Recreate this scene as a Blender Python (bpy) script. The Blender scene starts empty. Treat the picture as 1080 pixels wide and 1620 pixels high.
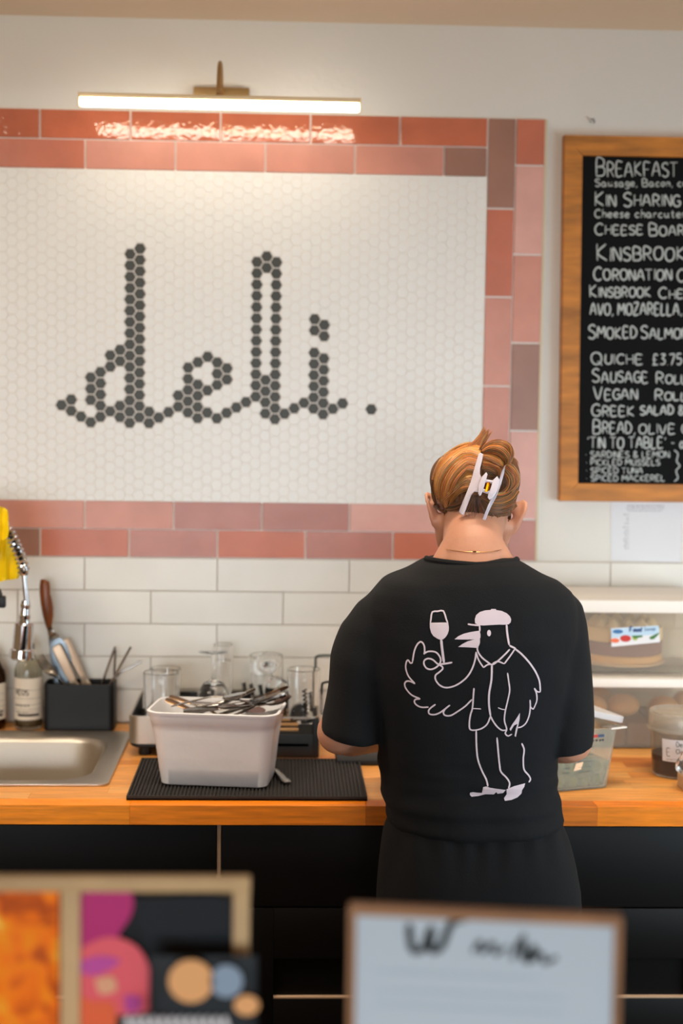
import bpy, bmesh, math, random
from mathutils import Vector, Matrix, noise
from mathutils.bvhtree import BVHTree
from mathutils.geometry import delaunay_2d_cdt
random.seed(7)
sc = bpy.context.scene
COL = sc.collection

# ------------------------------------------------------------------ camera
F_PX, CX, CD, CZ, YAW, PIT, ROL = 2401.88, .5228, 3.4924, 1.6546, .0384, .0735, .0139
_cy, _sy, _cp, _sp, _cr, _sr = math.cos(YAW), math.sin(YAW), math.cos(PIT), math.sin(PIT), math.cos(ROL), math.sin(ROL)
FWD = Vector((_sy*_cp, _cy*_cp, -_sp)); _r = Vector((_cy, -_sy, 0)); _u = _r.cross(FWD)
RT = _cr*_r + _sr*_u; UP = -_sr*_r + _cr*_u
CAM = Vector((CX, -CD, CZ))
cd = bpy.data.cameras.new('camera'); cam = bpy.data.objects.new('camera', cd); COL.objects.link(cam)
cam.matrix_world = Matrix(((RT.x, UP.x, -FWD.x, CAM.x), (RT.y, UP.y, -FWD.y, CAM.y), (RT.z, UP.z, -FWD.z, CAM.z), (0, 0, 0, 1)))
cd.sensor_fit = 'VERTICAL'; cd.sensor_height = 36; cd.sensor_width = 24; cd.lens = F_PX*36/1620
cd.clip_start = .05
cd.dof.use_dof = True; cd.dof.focus_distance = 2.56; cd.dof.aperture_fstop = 2.7
sc.camera = cam
# ------------------------------------------------------------------ world, lights, exposure
wd = bpy.data.worlds.new('world'); sc.world = wd; wd.use_nodes = True
bg = wd.node_tree.nodes['Background']; bg.inputs[0].default_value = (1, .6, .32, 1); bg.inputs[1].default_value = .24
def area(name, loc, target, sx, sy, power, col, spread=180):
    l = bpy.data.lights.new(name, 'AREA'); l.shape = 'RECTANGLE'; l.size = sx; l.size_y = sy; l.energy = power; l.color = col; l.spread = math.radians(spread)
    o = bpy.data.objects.new(name, l); COL.objects.link(o); o.location = loc
    o.rotation_euler = (Vector(target)-Vector(loc)).to_track_quat('-Z', 'Y').to_euler(); return o
area('window_daylight', (2.75, -1.9, 1.15), (.4, -.2, .95), 1.4, 1.2, 20.5, (.71, .9, 1), 130)
area('shopfront_daylight', (.3, -5.8, 1.25), (.45, 0, .55), 5.0, 1.3, 19, (.86, .94, 1), 46)
area('warm_ceiling_lamp', (-.75, -1.5, 2.44), (-.1, -.45, .9), .5, .5, 11, (1, .88, .70), 140)
area('counter_downlight', (.85, -1.0, 2.49), (.85, -.62, .9), 2.0, .12, 5.6, (1, .88, .70), 62)  # added fill from above to brighten the counter, not a known lamp
sc.view_settings.view_transform = 'Standard'; sc.view_settings.look = 'None'
sc.view_settings.gamma = 1; sc.view_settings.use_curve_mapping = False
sc.view_settings.exposure = .0

# ------------------------------------------------------------------ helpers
def ray(px, py): return FWD*F_PX + RT*(px-540) - UP*(py-810)
def at(px, py, Y=0.):
    d = ray(px, py); return CAM + d*((Y-CAM.y)/d.y)
def gr(px, py, z=.9):
    d = ray(px, py); return CAM + d*((z-CAM.z)/d.z)
def C(r, g, b):
    f = lambda c: (c/255/12.92) if c/255 <= .04045 else ((c/255+.055)/1.055)**2.4
    return (f(r), f(g), f(b), 1)
def mat(name, col, rough=.5, metal=0, trans=0, ior=1.45, bump=None, var=None, emit=0, emitc=None, coat=0, alpha=1, rnd=0, sss=0, sheen=0):
    """bump=(scale,strength,detail,(sx,sy,sz)); var=(scale,amount,(sx,sy,sz)); rnd=random value per object"""
    m = bpy.data.materials.new(name); m.use_nodes = True; nt = m.node_tree; N = nt.nodes; L = nt.links
    b = N['Principled BSDF']; b.inputs['Base Color'].default_value = col; b.inputs['Roughness'].default_value = rough
    b.inputs['Metallic'].default_value = metal; b.inputs['Transmission Weight'].default_value = trans; b.inputs['IOR'].default_value = ior
    b.inputs['Coat Weight'].default_value = coat; b.inputs['Alpha'].default_value = alpha
    if sss: b.inputs['Subsurface Weight'].default_value = sss; b.inputs['Subsurface Radius'].default_value = (.02, .008, .005); b.inputs['Subsurface Scale'].default_value = 1
    if sheen: b.inputs['Sheen Weight'].default_value = sheen
    if emit: b.inputs['Emission Color'].default_value = emitc or col; b.inputs['Emission Strength'].default_value = emit
    src = None
    tc = N.new('ShaderNodeTexCoord')
    def nz(scale, det, st):
        mp = N.new('ShaderNodeMapping'); mp.inputs['Scale'].default_value = st; L.new(tc.outputs['Object'], mp.inputs[0])
        n = N.new('ShaderNodeTexNoise'); n.inputs['Scale'].default_value = scale; n.inputs['Detail'].default_value = det
        L.new(mp.outputs[0], n.inputs[0]); return n, mp
    if rnd or var:
        hs = N.new('ShaderNodeHueSaturation'); hs.inputs['Color'].default_value = col
        if rnd:
            oi = N.new('ShaderNodeObjectInfo'); mr = N.new('ShaderNodeMapRange'); mr.inputs[3].default_value = 1-rnd; mr.inputs[4].default_value = 1+rnd
            L.new(oi.outputs['Random'], mr.inputs[0]); L.new(mr.outputs[0], hs.inputs['Value'])
        if var:
            n, mp = nz(var[0], 4, var[2] if len(var) > 2 else (1, 1, 1))
            if rnd: L.new(oi.outputs['Random'], mp.inputs['Location'])
            mr2 = N.new('ShaderNodeMapRange'); mr2.inputs[1].default_value = .3; mr2.inputs[2].default_value = .7
            mr2.inputs[3].default_value = 1-var[1]; mr2.inputs[4].default_value = 1+var[1]
            L.new(n.outputs['Fac'], mr2.inputs[0])
            hs2 = N.new('ShaderNodeHueSaturation'); L.new(hs.outputs[0], hs2.inputs['Color']); L.new(mr2.outputs[0], hs2.inputs['Value'])
            L.new(hs2.outputs[0], b.inputs['Base Color'])
        else: L.new(hs.outputs[0], b.inputs['Base Color'])
    if bump:
        n, _m = nz(bump[0], bump[2] if len(bump) > 2 else 2, bump[3] if len(bump) > 3 else (1, 1, 1))
        if rnd:
            oi2 = N.new('ShaderNodeObjectInfo'); L.new(oi2.outputs['Random'], _m.inputs['Location'])
        bp = N.new('ShaderNodeBump'); bp.inputs['Strength'].default_value = bump[1]; bp.inputs['Distance'].default_value = .01
        L.new(n.outputs['Fac'], bp.inputs['Height']); L.new(bp.outputs[0], b.inputs['Normal'])
    return m

class MB:
    def __init__(s): s.v = []; s.f = []
    def add(s, vs, fs):
        o = len(s.v); s.v += [tuple(v) for v in vs]; s.f += [tuple(i+o for i in f) for f in fs]; return s
    def box(s, x0, x1, y0, y1, z0, z1, bev=0):
        if bev:
            bm = bmesh.new(); bmesh.ops.create_cube(bm, size=1)
            for v in bm.verts: v.co = Vector(((x0+x1)/2+v.co.x*(x1-x0), (y0+y1)/2+v.co.y*(y1-y0), (z0+z1)/2+v.co.z*(z1-z0)))
            bmesh.ops.bevel(bm, geom=bm.edges[:], offset=bev, segments=2, profile=.5, affect='EDGES')
            bm.verts.index_update(); s.add([v.co for v in bm.verts], [[v.index for v in f.verts] for f in bm.faces]); bm.free(); return s
        v = [(x, y, z) for x in (x0, x1) for y in (y0, y1) for z in (z0, z1)]
        return s.add(v, [(0, 1, 3, 2), (4, 6, 7, 5), (0, 4, 5, 1), (2, 3, 7, 6), (0, 2, 6, 4), (1, 5, 7, 3)])
    def loft(s, rings, cap0=True, cap1=True, closed=False):
        n = len(rings[0]); vs = [p for r in rings for p in r]; fs = []
        m = len(rings)
        for i in range(m if closed else m-1):
            j = (i+1) % m
            for k in range(n):
                l = (k+1) % n; fs.append((i*n+k, i*n+l, j*n+l, j*n+k))
        if not closed:
            if cap0: fs.append(tuple(range(n))[::-1])
            if cap1: fs.append(tuple((m-1)*n+k for k in range(n)))
        return s.add(vs, fs)
    def tube(s, pts, r, n=10, caps=True, flat=1):
        pts = [Vector(p) for p in pts]; rr = r if isinstance(r, (list, tuple)) else [r]*len(pts)
        rings = []; up = None
        for i, p in enumerate(pts):
            t = (pts[min(i+1, len(pts)-1)]-pts[max(i-1, 0)]).normalized()
            if up is None: up = t.orthogonal().normalized()
            up = (up-t*up.dot(t)).normalized(); sd = t.cross(up)
            rings.append([p+(up*math.cos(a)+sd*math.sin(a)*flat)*rr[i] for a in [2*math.pi*k/n for k in range(n)]])
        return s.loft(rings, caps, caps)
    def lathe(s, prof, c=(0, 0, 0), n=32, M=None):
        c = Vector(c); rings = []
        for r, z in prof:
            ring = [Vector((r*math.cos(2*math.pi*k/n), r*math.sin(2*math.pi*k/n), z)) for k in range(n)]
            rings.append([c+(M @ p if M else p) for p in ring])
        return s.loft(rings)
    def prism(s, poly, d):
        """poly: 3D points, extruded by vector d"""
        n = len(poly); d = Vector(d); a = [Vector(p) for p in poly]
        return s.add(a+[p+d for p in a], [tuple(range(n))[::-1], tuple(range(n, 2*n))]+[(i, (i+1) % n, (i+1) % n+n, i+n) for i in range(n)])
    def sphere(s, c, r, n=16, m=10, M=None):
        r = r if isinstance(r, (tuple, list)) else (r, r, r); c = Vector(c)
        rings = []
        for i in range(m+1):
            ph = math.pi*min(max(i/m, .002), .998)
            ring = [Vector((r[0]*math.sin(ph)*math.cos(2*math.pi*k/n), r[1]*math.sin(ph)*math.sin(2*math.pi*k/n), -r[2]*math.cos(ph))) for k in range(n)]
            rings.append([c+(M @ p if M else p) for p in ring])
        return s.loft(rings)
    def obj(s, name, m, parent=None, smooth=35, kind=None, loc=None):
        me = bpy.data.meshes.new(name); me.from_pydata(s.v, [], s.f); me.update()
        bm = bmesh.new(); bm.from_mesh(me); bmesh.ops.recalc_face_normals(bm, faces=bm.faces[:]); bm.to_mesh(me); bm.free()
        if smooth:
            me.polygons.foreach_set('use_smooth', [True]*len(me.polygons)); me.set_sharp_from_angle(angle=math.radians(smooth))
        if m: me.materials.append(m)
        o = bpy.data.objects.new(name, me); COL.objects.link(o)
        if parent: o.parent = parent
        if kind: o['kind'] = kind
        if loc: o.location = loc
        return o
def tag(o, label, cat=None, group=None):
    o['label'] = label
    if cat: o['category'] = cat
    if group: o['group'] = group
    return o
def empty(name, loc, label, cat, group=None):
    o = bpy.data.objects.new(name, None); COL.objects.link(o); o.location = loc; o.empty_display_size = .05
    return tag(o, label, cat, group)
def local(o, c):
    """child built in world coordinates: cancel the parent's location"""
    c.parent = o; c.location = -Vector(o.location); return c
def rrect(x0, x1, y0, y1, r, z, n=6):
    p = []
    for cx, cy, a0 in ((x1-r, y1-r, 0), (x0+r, y1-r, 90), (x0+r, y0+r, 180), (x1-r, y0+r, 270)):
        for k in range(n+1):
            a = math.radians(a0+90*k/n); p.append(Vector((cx+r*math.cos(a), cy+r*math.sin(a), z)))
    return p
def catmull(P, sub=6):
    P = [Vector(p) for p in P]
    if len(P) < 3: return P
    Q = [P[0]*2-P[1]]+P+[P[-1]*2-P[-2]]; out = []
    for i in range(1, len(Q)-2):
        for k in range(sub):
            t = k/sub; a, b, c, d = Q[i-1:i+3]
            out.append(.5*((2*b)+(c-a)*t+(2*a-5*b+4*c-d)*t*t+(3*b-a-3*c+d)*t**3))
    return out+[P[-1]]
def remesh(o, vox, it=6, fac=.5):
    m = o.modifiers.new('r', 'REMESH'); m.mode = 'VOXEL'; m.voxel_size = vox; m.use_smooth_shade = True
    s = o.modifiers.new('s', 'SMOOTH'); s.iterations = it; s.factor = fac
    bpy.context.view_layer.update()
    dg = bpy.context.evaluated_depsgraph_get(); me = bpy.data.meshes.new_from_object(o.evaluated_get(dg))
    o.modifiers.clear(); mats = list(o.data.materials); o.data = me
    if not me.materials:
        for x in mats: me.materials.append(x)
    me.polygons.foreach_set('use_smooth', [True]*len(me.polygons)); return o
def bvh(o):
    vs = [v.co.copy() for v in o.data.vertices]; return BVHTree.FromPolygons(vs, [tuple(p.vertices) for p in o.data.polygons])

# ------------------------------------------------------------------ materials
M_plaster = mat('plaster', C(224, 220, 213), .85, bump=(60, .12, 5), var=(2.5, .03))
M_ceiling = mat('ceiling_paint', C(236, 216, 190), .9, bump=(40, .1, 4))
M_grout = mat('grout', C(238, 230, 222), .9)
M_hexw = mat('white_mosaic_glaze', C(234, 232, 228), .38, bump=(25, .05, 2))
M_hexd = mat('charcoal_mosaic', C(62, 62, 56), .45)
M_white_tile = mat('white_glazed_tile', C(222, 218, 210), .32, bump=(14, .12, 3), rnd=.035, var=(9, .03))
def pink(n, c, g=0): return mat(n, c, .05 if g else .34, bump=(66, .10, 2) if g else (22, .12, 2), rnd=.04, var=(11, .09))
M_pink = {'s': pink('salmon_tile', C(206, 140, 122)), 't': pink('terracotta_tile', C(196, 112, 86)), 'r': pink('rose_tile', C(182, 122, 110)),
          'b': pink('brown_tile', C(156, 112, 96)), 'l': pink('pale_pink_tile', C(216, 162, 150))}
M_steel = mat('brushed_steel', C(196, 187, 175), .4, 1, bump=(200, .03, 2))
M_cut = mat('polished_steel', C(158, 152, 146), .2, 1)
M_chrome = mat('chrome', C(214, 216, 220), .07, 1)
M_black = mat('black_plastic', C(12, 14, 17), .5)
M_rubber = mat('black_rubber', C(30, 25, 23), .65)
M_cab = mat('black_cabinet_lacquer', C(17, 15, 15), .5)
M_cream = mat('cream_board_edge', C(205, 170, 140), .6)
M_glass = mat('clear_glass', (1, 1, 1, 1), .0, 0, 1, 1.45)
M_brass = mat('aged_brass', C(170, 140, 95), .4, .8)
M_led = mat('led_diffuser', (1, 1, 1, 1), .5, emit=14, emitc=(1, .92, .76, 1))
M_oakframe = mat('oiled_oak', C(188, 118, 42), .5, var=(9, .3, (1, 1, 6)), bump=(60, .1, 4))
M_chalkb = mat('chalkboard_black', C(12, 13, 14), .8, var=(5, .12))
M_chalkb.node_tree.nodes['Principled BSDF'].inputs['Specular IOR Level'].default_value = .2
M_cab.node_tree.nodes['Principled BSDF'].inputs['Specular IOR Level'].default_value = .22
M_chalk = mat('chalk', C(196, 202, 200), .95)
M_paper = mat('paper', C(222, 222, 226), .8)
M_ink = mat('grey_ink', C(84, 84, 94), .8)
M_skin = mat('skin', C(200, 142, 114), .5, sss=.18, var=(14, .05), bump=(180, .05, 3))
M_shirt = mat('black_cotton', C(8, 9, 13), .92, bump=(420, .12, 2))
M_trs = mat('black_jersey', C(13, 13, 16), .95, bump=(300, .12, 2))
M_print = mat('pale_pink_screen_print', C(226, 206, 212), .7)
M_frost = mat('frosted_white_plastic', C(240, 238, 240), .38, 0, .12, 1.35, bump=(18, .2, 3))
M_tub = mat('cloudy_tub_plastic', C(244, 236, 224), .16, 0, .88, 1.06)
M_lid = mat('white_lid_plastic', C(238, 232, 224), .4, 0, .1)
M_lemon = mat('yellow_rubber', C(246, 208, 10), .5, bump=(30, .3, 3))
M_woodh = mat('varnished_rosewood', C(120, 62, 20), .3, var=(20, .5, (3, 3, .6)))

# ------------------------------------------------------------------ structure
wall = MB().box(-1.4, 2.9, .009, .12, 0, 2.505).obj('wall_back', M_plaster, kind='structure'); wall['label'] = 'cream plastered back wall behind the counter'
MB().box(-1.4, 2.9, -6.2, .12, 2.505, 2.6).obj('ceiling', M_ceiling, kind='structure')
M_floor = mat('grey_floor', C(120, 108, 96), .6, var=(3, .1))
MB().box(-1.4, 2.9, -6.2, .12, -.05, 0).obj('floor', M_floor, kind='structure')

# mosaic
hc, hr = (.9775-.0)/1, 1
PW, PH = .02211, .02547
HX0, HZ0 = .1915-8*PW, 1.9911       # column 0, half-row 0
dark = {0: [28], 1: [27, 29], 2: [30], 3: [23, 25, 27, 31], 4: [22, 24, 26, 28, 30], 5: [19, 21, 29], 6: [18, 20, 28, 30], 7: list(range(1, 32, 2)), 8: list(range(0, 31, 2)),
        9: [29, 31], 10: [30], 11: [29], 12: [26, 28], 13: [21, 23, 25, 27, 29], 14: [20, 24, 26, 28, 30], 15: [19, 25, 29], 16: [20, 22, 24, 30], 17: [21, 23, 29],
        18: [28], 19: [27], 20: list(range(2, 27, 2)), 21: [1, 3, 23, 25, 27, 29], 22: list(range(2, 31, 2)), 23: [29], 24: [28], 25: [27], 26: [12, 14, 18, 20, 22, 24, 26, 28],
        27: [13, 15, 19, 21, 23, 25, 27, 29], 28: [28], 29: [27], 32: [28]}
panel = MB().box(-.42, .9785, .0014, .009, 1.4165, 2.167).obj('mosaic_panel', M_grout, wall, 0)
panel['label'] = 'white hexagonal mosaic spelling deli. in charcoal tiles'
def hexmb(cx=0, cz=0, y=0., x1=9, z0=-9, z1=9, R=.0139):
    m = MB()
    def ring(R, y): return [Vector((min(cx+R*math.cos(math.radians(60*k)), x1), y, min(max(cz+R*math.sin(math.radians(60*k)), z0), z1))) for k in range(6)]
    m.loft([ring(R, .0045), ring(R, .0009), ring(R*.93, 0)], False, True); return m
hexme = {}
for nm, mm in (('hexagon_tile', M_hexw), ('dark_hexagon_tile', M_hexd)):
    o = hexmb(R=.0139 if nm[0] == 'h' else .0133).obj(nm, mm, None, 25); hexme[nm] = o.data; bpy.data.objects.remove(o)
rest = MB(); whites = []
c0 = int((-.40-HX0)/PW); c1 = int((.9775-HX0)/PW)+1
for c in range(c0, c1+1):
    for h in range(-14, 48):
        if (h+c) % 2: continue
        x = HX0+c*PW; z = HZ0-h*PH/2
        if z > 2.166+.009 or z < 1.4175-.009 or x > .9775+.008: continue
        if h in dark.get(c, ()):
            o = bpy.data.objects.new('dark_hexagon_tile', hexme['dark_hexagon_tile']); COL.objects.link(o); o.parent = panel; o.location = (x, random.uniform(-.0002, .0002), z)
        elif z < 2.153 and z > 1.431 and x < .963 and x > -.1: whites.append((x, z))
        else: rest.v, rest.f = rest.v, rest.f; h_ = hexmb(x, z, 0, .9775, 1.4175, 2.166); rest.add(h_.v, h_.f)
whites.sort(key=lambda p: abs(p[0]-.40)+abs(p[1]-1.76)*1.2)
for i, (x, z) in enumerate(whites):
    if i < 300:
        o = bpy.data.objects.new('hexagon_tile', hexme['hexagon_tile']); COL.objects.link(o); o.parent = panel; o.location = (x, random.uniform(-.0002, .0002), z)
        o.rotation_euler = (random.uniform(-.006, .006), 0, random.uniform(-.006, .006))
    else: h_ = hexmb(x, z); rest.add(h_.v, h_.f)
rest.obj('hexagon_tiles', M_hexw, panel, 25, kind='stuff')

# pink border
border = MB()
border.box(-.42, .978, .004, .009, 2.166, 2.2985); border.box(-.42, .978, .004, .009, 1.287, 1.4175); border.box(.978, 1.1085, .004, .009, 1.287, 2.2985)
border = border.obj('tile_border', M_grout, wall, 0)
_tc = {}
M_gloss = {'t': pink('glossy_terracotta_tile', C(194, 108, 80), 1), 's': pink('glossy_salmon_tile', C(206, 138, 118), 1), 'b': pink('glossy_brown_tile', C(156, 112, 96), 1)}
for m_ in M_gloss.values(): m_.node_tree.nodes['Principled BSDF'].inputs['Specular IOR Level'].default_value = .9
def tile(name, x0, x1, z0, z1, m, parent, th=.007, bev=.0011):
    key = (name, round(x1-x0, 4), round(z1-z0, 4), m.name)
    if key not in _tc:
        w, h = (x1-x0)/2, (z1-z0)/2
        o = MB().box(-w, w, 0, th, -h, h, bev).obj(name, m, None, 0); _tc[key] = o.data; bpy.data.objects.remove(o)
    o = bpy.data.objects.new(name, _tc[key]); COL.objects.link(o); o.parent = parent
    o.location = ((x0+x1)/2, random.uniform(-.0006, .0003), (z0+z1)/2); o.rotation_euler = (random.uniform(-.005, .005), 0, random.uniform(-.003, .003)); return o
G = .0022; X0, PT = -.0339, .2029
rows = [(2.2345, 2.2978, X0, 'rtssttt'), (2.168, 2.2315, X0+PT/2, 'ttssssb'), (1.3535, 1.4162, X0+PT/2, 'ssrrlr'), (1.289, 1.351, X0, 'bbtrtrtt')]
rows = [(2.2345, 2.2978, X0, 'stttttt'), (2.168, 2.2315, X0+PT/2, 'ttssssb'), (1.3535, 1.4162, X0+PT/2, 'sssrrlr'), (1.289, 1.351, X0, 'sbtrtrtt')]
for z0, z1, xs, pal in rows:
    x = xs-2*PT; i = 0
    while x < .976:
        a, b = x+G, min(x+PT-G, .976)
        if b-a > .01: tile('pink_tile', max(a, -.41), b, z0, z1, (M_gloss if z0 > 2.2 else M_pink)[pal[i % len(pal)]], border)
        x += PT; i += 1
zi = [2.2978]+[at(788, p).z for p in (330, 470, 611, 751)]+[1.289]
for i in range(5): tile('pink_tile', .9805, 1.0410, zi[i+1]+(G if i < 4 else 0), zi[i]-(G if i else 0), M_pink['btssr'[i]], border)
zo = [2.2978]+[at(838, p).z for p in (262, 403, 543, 682, 822)]+[1.289]
for i in range(6): tile('pink_tile', 1.0447, 1.1078, zo[i+1]+(G if i < 5 else 0), zo[i]-(G if i else 0), M_pink['tlsblr'[i]], border)
MB().box(1.1078, 1.1145, .001, .009, 1.287, 2.2985, .001).obj('tile_trim', mat('cream_trim', C(212, 196, 168), .5), border)

# white splashback
splash = MB().box(-.42, 2.2, .004, .009, .9, 1.2868).obj('splashback', mat('splashback_grout', C(190, 176, 160), .9), wall, 0)
zr = 1.2855
for r in range(5):
    z1 = zr-r*.0766; z0 = max(z1-.0766+.002, .9005)
    x = .0674+(.1523 if r % 2 else 0)-.3046*2
    while x < 2.1:
        tile('splashback_tile', max(x+.001, -.42), x+.3046-.001, z0, z1, M_white_tile, splash); x += .3046
# small fixing in the wall
m = MB(); m.tube([at(936, 189, .009), at(936, 189, -.004)], .0018, 8); m.tube([at(938, 187, -.004), at(940, 191, -.003), at(939, 195, -.002)], .0012, 6)
m.tube([at(934, 193, .008), at(934, 193, .004)], .0014, 6)
tag(m.obj('wall_hook', mat('dark_iron', C(50, 44, 40), .5, .6)), 'tiny dark metal hook on the wall above the chalkboard', 'hook')

# ------------------------------------------------------------------ picture lamp
M_glowlit = mat('pale_brass', C(226, 204, 166), .4, .3)  # brass paled to hold the glow of the tube beside it
lamp = empty('picture_lamp', (.376, 0, 2.35), 'brass picture lamp with a long bright tube above the mosaic', 'lamp')
p = at(350, 143, .0)
local(lamp, MB().box(.311, .436, -.014, .009, 2.318, 2.352, .002).obj('wall_plate', M_brass))
arm = [(.374, -.01, 2.335), (.374, -.03, 2.345), (.374, -.055, 2.372), (.374, -.09, 2.388), (.374, -.13, 2.372), (.374, -.158, 2.335), (.374, -.172, 2.304)]
local(lamp, MB().tube(catmull(arm, 5), .0048, 10).obj('curved_arm', M_brass))
local(lamp, MB().box(.078, .678, -.186, -.158, 2.2905, 2.301, .002).obj('lamp_housing', M_glowlit))
local(lamp, MB().box(.080, .676, -.187, -.166, 2.2735, 2.2900, .004).obj('light_tube', M_led))
for x in (.0765, .6765): local(lamp, MB().box(x, x+.003, -.189, -.162, 2.272, 2.3015, .001).obj('end_cap', M_glowlit))

# ------------------------------------------------------------------ stroke lettering
GL = {
'A': ['0,0 .35,1 .7,0', '.13,.36 .58,.36'], 'B': ['.05,0 .05,1 .4,1 .55,.85 .5,.6 .08,.52', '.08,.52 .5,.5 .62,.28 .5,.04 .05,0'],
'C': ['.62,.85 .4,1 .15,.85 .03,.5 .15,.12 .4,0 .62,.12'], 'D': ['.05,0 .05,1 .4,.93 .62,.55 .45,.1 .05,0'],
'E': ['.55,.98 .07,1 .07,0 .58,.02', '.07,.52 .46,.52'], 'F': ['.58,1 .07,1 .07,0', '.07,.52 .46,.52'],
'G': ['.6,.85 .38,1 .12,.85 .03,.45 .15,.1 .42,0 .62,.15 .62,.45 .38,.45'], 'H': ['.05,0 .05,1', '.6,0 .6,1', '.05,.5 .6,.52'],
'I': ['.08,1 .08,0'], 'J': ['.5,1 .5,.2 .3,0 .05,.15'], 'K': ['.06,0 .06,1', '.58,1 .08,.46 .62,0'], 'L': ['.07,1 .07,0 .55,.02'],
'l': ['.07,1 .07,0 .3,0'], 'M': ['.02,0 .1,1 .4,.4 .7,1 .78,0'], 'N': ['.05,0 .05,1 .58,0 .58,1'], 'O': ['.35,1 .1,.85 .02,.45 .15,.08 .38,0 .6,.15 .68,.55 .58,.88 .35,1'],
'P': ['.06,0 .06,1 .42,.98 .58,.76 .42,.5 .06,.48'], 'Q': ['.35,1 .1,.85 .02,.45 .15,.08 .38,0 .6,.15 .68,.55 .58,.88 .35,1', '.42,.28 .7,-.08'],
'R': ['.06,0 .06,1 .42,.98 .56,.76 .42,.52 .06,.48', '.25,.48 .6,0'], 'S': ['.55,.86 .35,1 .1,.88 .08,.66 .35,.5 .56,.32 .48,.07 .25,0 .03,.12'],
'T': ['-.02,1 .62,1', '.3,1 .3,0'], 'U': ['.05,1 .05,.25 .2,.02 .42,.02 .56,.25 .56,1'], 'V': ['0,1 .3,0 .62,1'], 'W': ['0,1 .2,0 .42,.7 .62,0 .85,1'],
'Z': ['.03,1 .58,1 .03,0 .62,0'], 'Y': ['0,1 .3,.5 .6,1', '.3,.5 .3,0'], '&': ['.65,0 .15,.7 .25,.98 .45,.9 .42,.68 .1,.35 .12,.05 .38,0 .62,.35'],
'3': ['.08,.95 .5,.95 .25,.58 .5,.4 .42,.06 .05,.05'], '7': ['.03,.98 .52,.98 .2,0'], '5': ['.5,.98 .12,.98 .1,.58 .42,.56 .5,.25 .3,0 .05,.08'],
'£': ['.55,.85 .38,1 .2,.85 .2,.1 .05,.02 .58,.02', '.05,.48 .42,.48'], '.': ['.1,0 .12,.03'], ',': ['.14,.08 .06,-.16'], "'": ['.12,1.02 .06,.82'], '-': ['.08,.45 .4,.45'],
'*': ['.1,.42 .16,.46'], 'a': ['.45,.5 .2,.58 .04,.3 .15,.02 .36,.08 .45,.5 .46,.1 .56,0'], 'c': ['.42,.48 .22,.56 .04,.3 .18,.02 .45,.08'],
'e': ['.06,.28 .42,.34 .32,.56 .12,.5 .03,.25 .18,.01 .46,.08'], 'g': ['.42,.5 .18,.56 .05,.3 .2,.08 .4,.2 .42,.5 .42,-.15 .2,-.32 .05,-.2'],
'h': ['.06,0 .06,1', '.06,.4 .26,.56 .42,.42 .42,0'], 'n': ['.06,.55 .06,0', '.06,.38 .26,.56 .42,.42 .42,0'], 'o': ['.24,.56 .04,.3 .2,0 .42,.2 .38,.5 .24,.56'],
'r': ['.06,.55 .06,0', '.06,.36 .2,.54 .36,.5'], 's': ['.38,.5 .2,.58 .08,.42 .34,.22 .26,.02 .04,.06'], 't': ['.2,.85 .2,.1 .38,.02', '.04,.56 .4,.56'],
'u': ['.05,.55 .08,.12 .26,.02 .42,.2 .43,.55 .44,.1 .54,0'], 'y': ['.05,.55 .22,.12', '.42,.55 .1,-.32'], 'd': ['.42,.5 .2,.56 .04,.3 .18,.02 .4,.12', '.44,1 .44,0'],
'i': ['.1,.55 .1,0', '.1,.78 .11,.8'], 'v': ['.03,.55 .2,0 .4,.55'], 'w': ['0,.55 .14,0 .28,.4 .42,0 .58,.55'], 'f': ['.42,.95 .25,.95 .2,.7 .2,0', '.04,.55 .38,.55'], 'k': ['.06,0 .06,1', '.4,.55 .08,.25 .42,0']}
def gw(ch, cap=1.):
    if ch == ' ': return .42
    if ch not in GL: return .5
    return max(float(q.split(',')[0]) for s_ in GL[ch] for q in s_.split())+.16
def text_strokes(txt, capfirst=0):
    """list of polylines in unit space, total width"""
    out = []; x = 0
    for i, ch in enumerate(txt):
        if ch in GL:
            k = 1.0
            if capfirst and ch.isupper() and i and txt[i-1] != ' ': k = .8
            jy = random.uniform(-.04, .04); rot = random.uniform(-.04, .04)
            for s_ in GL[ch]:
                P = [tuple(map(float, q.split(','))) for q in s_.split()]
                out.append([(x+(a+rot*b)*k, b*k+jy) for a, b in P])
            x += gw(ch)*k
        else: x += .42
    return out, x
def ribbon(mb, pts, nrm, w, th=0.0006):
    """flat raised stroke with rounded ends along 3D points; nrm: function or vector"""
    n = len(pts)
    if n < 2: return
    rings = []
    for i, p in enumerate(pts):
        t = (pts[min(i+1, n-1)]-pts[max(i-1, 0)])
        if t.length < 1e-9: continue
        t.normalize(); N_ = nrm(i) if callable(nrm) else nrm
        s_ = t.cross(N_).normalized(); ww = w*(.62 if i in (0, n-1) else 1)*.5
        rings.append([p-s_*ww, p-s_*ww*.7+N_*th, p+s_*ww*.7+N_*th, p+s_*ww])
    if len(rings) > 1: mb.loft(rings)
def write_at(mb, txt, O, XA, ZA, N_, width, height, w, capfirst=0):
    """write text from origin O along XA (unit) fitted to width"""
    st, tw = text_strokes(txt, capfirst); kx = width/tw
    for s_ in st:
        P = [O+XA*(a*kx)+ZA*(b*height) for a, b in s_]
        ribbon(mb, catmull(P, 4) if len(P) > 2 else P, N_, w)

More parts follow.
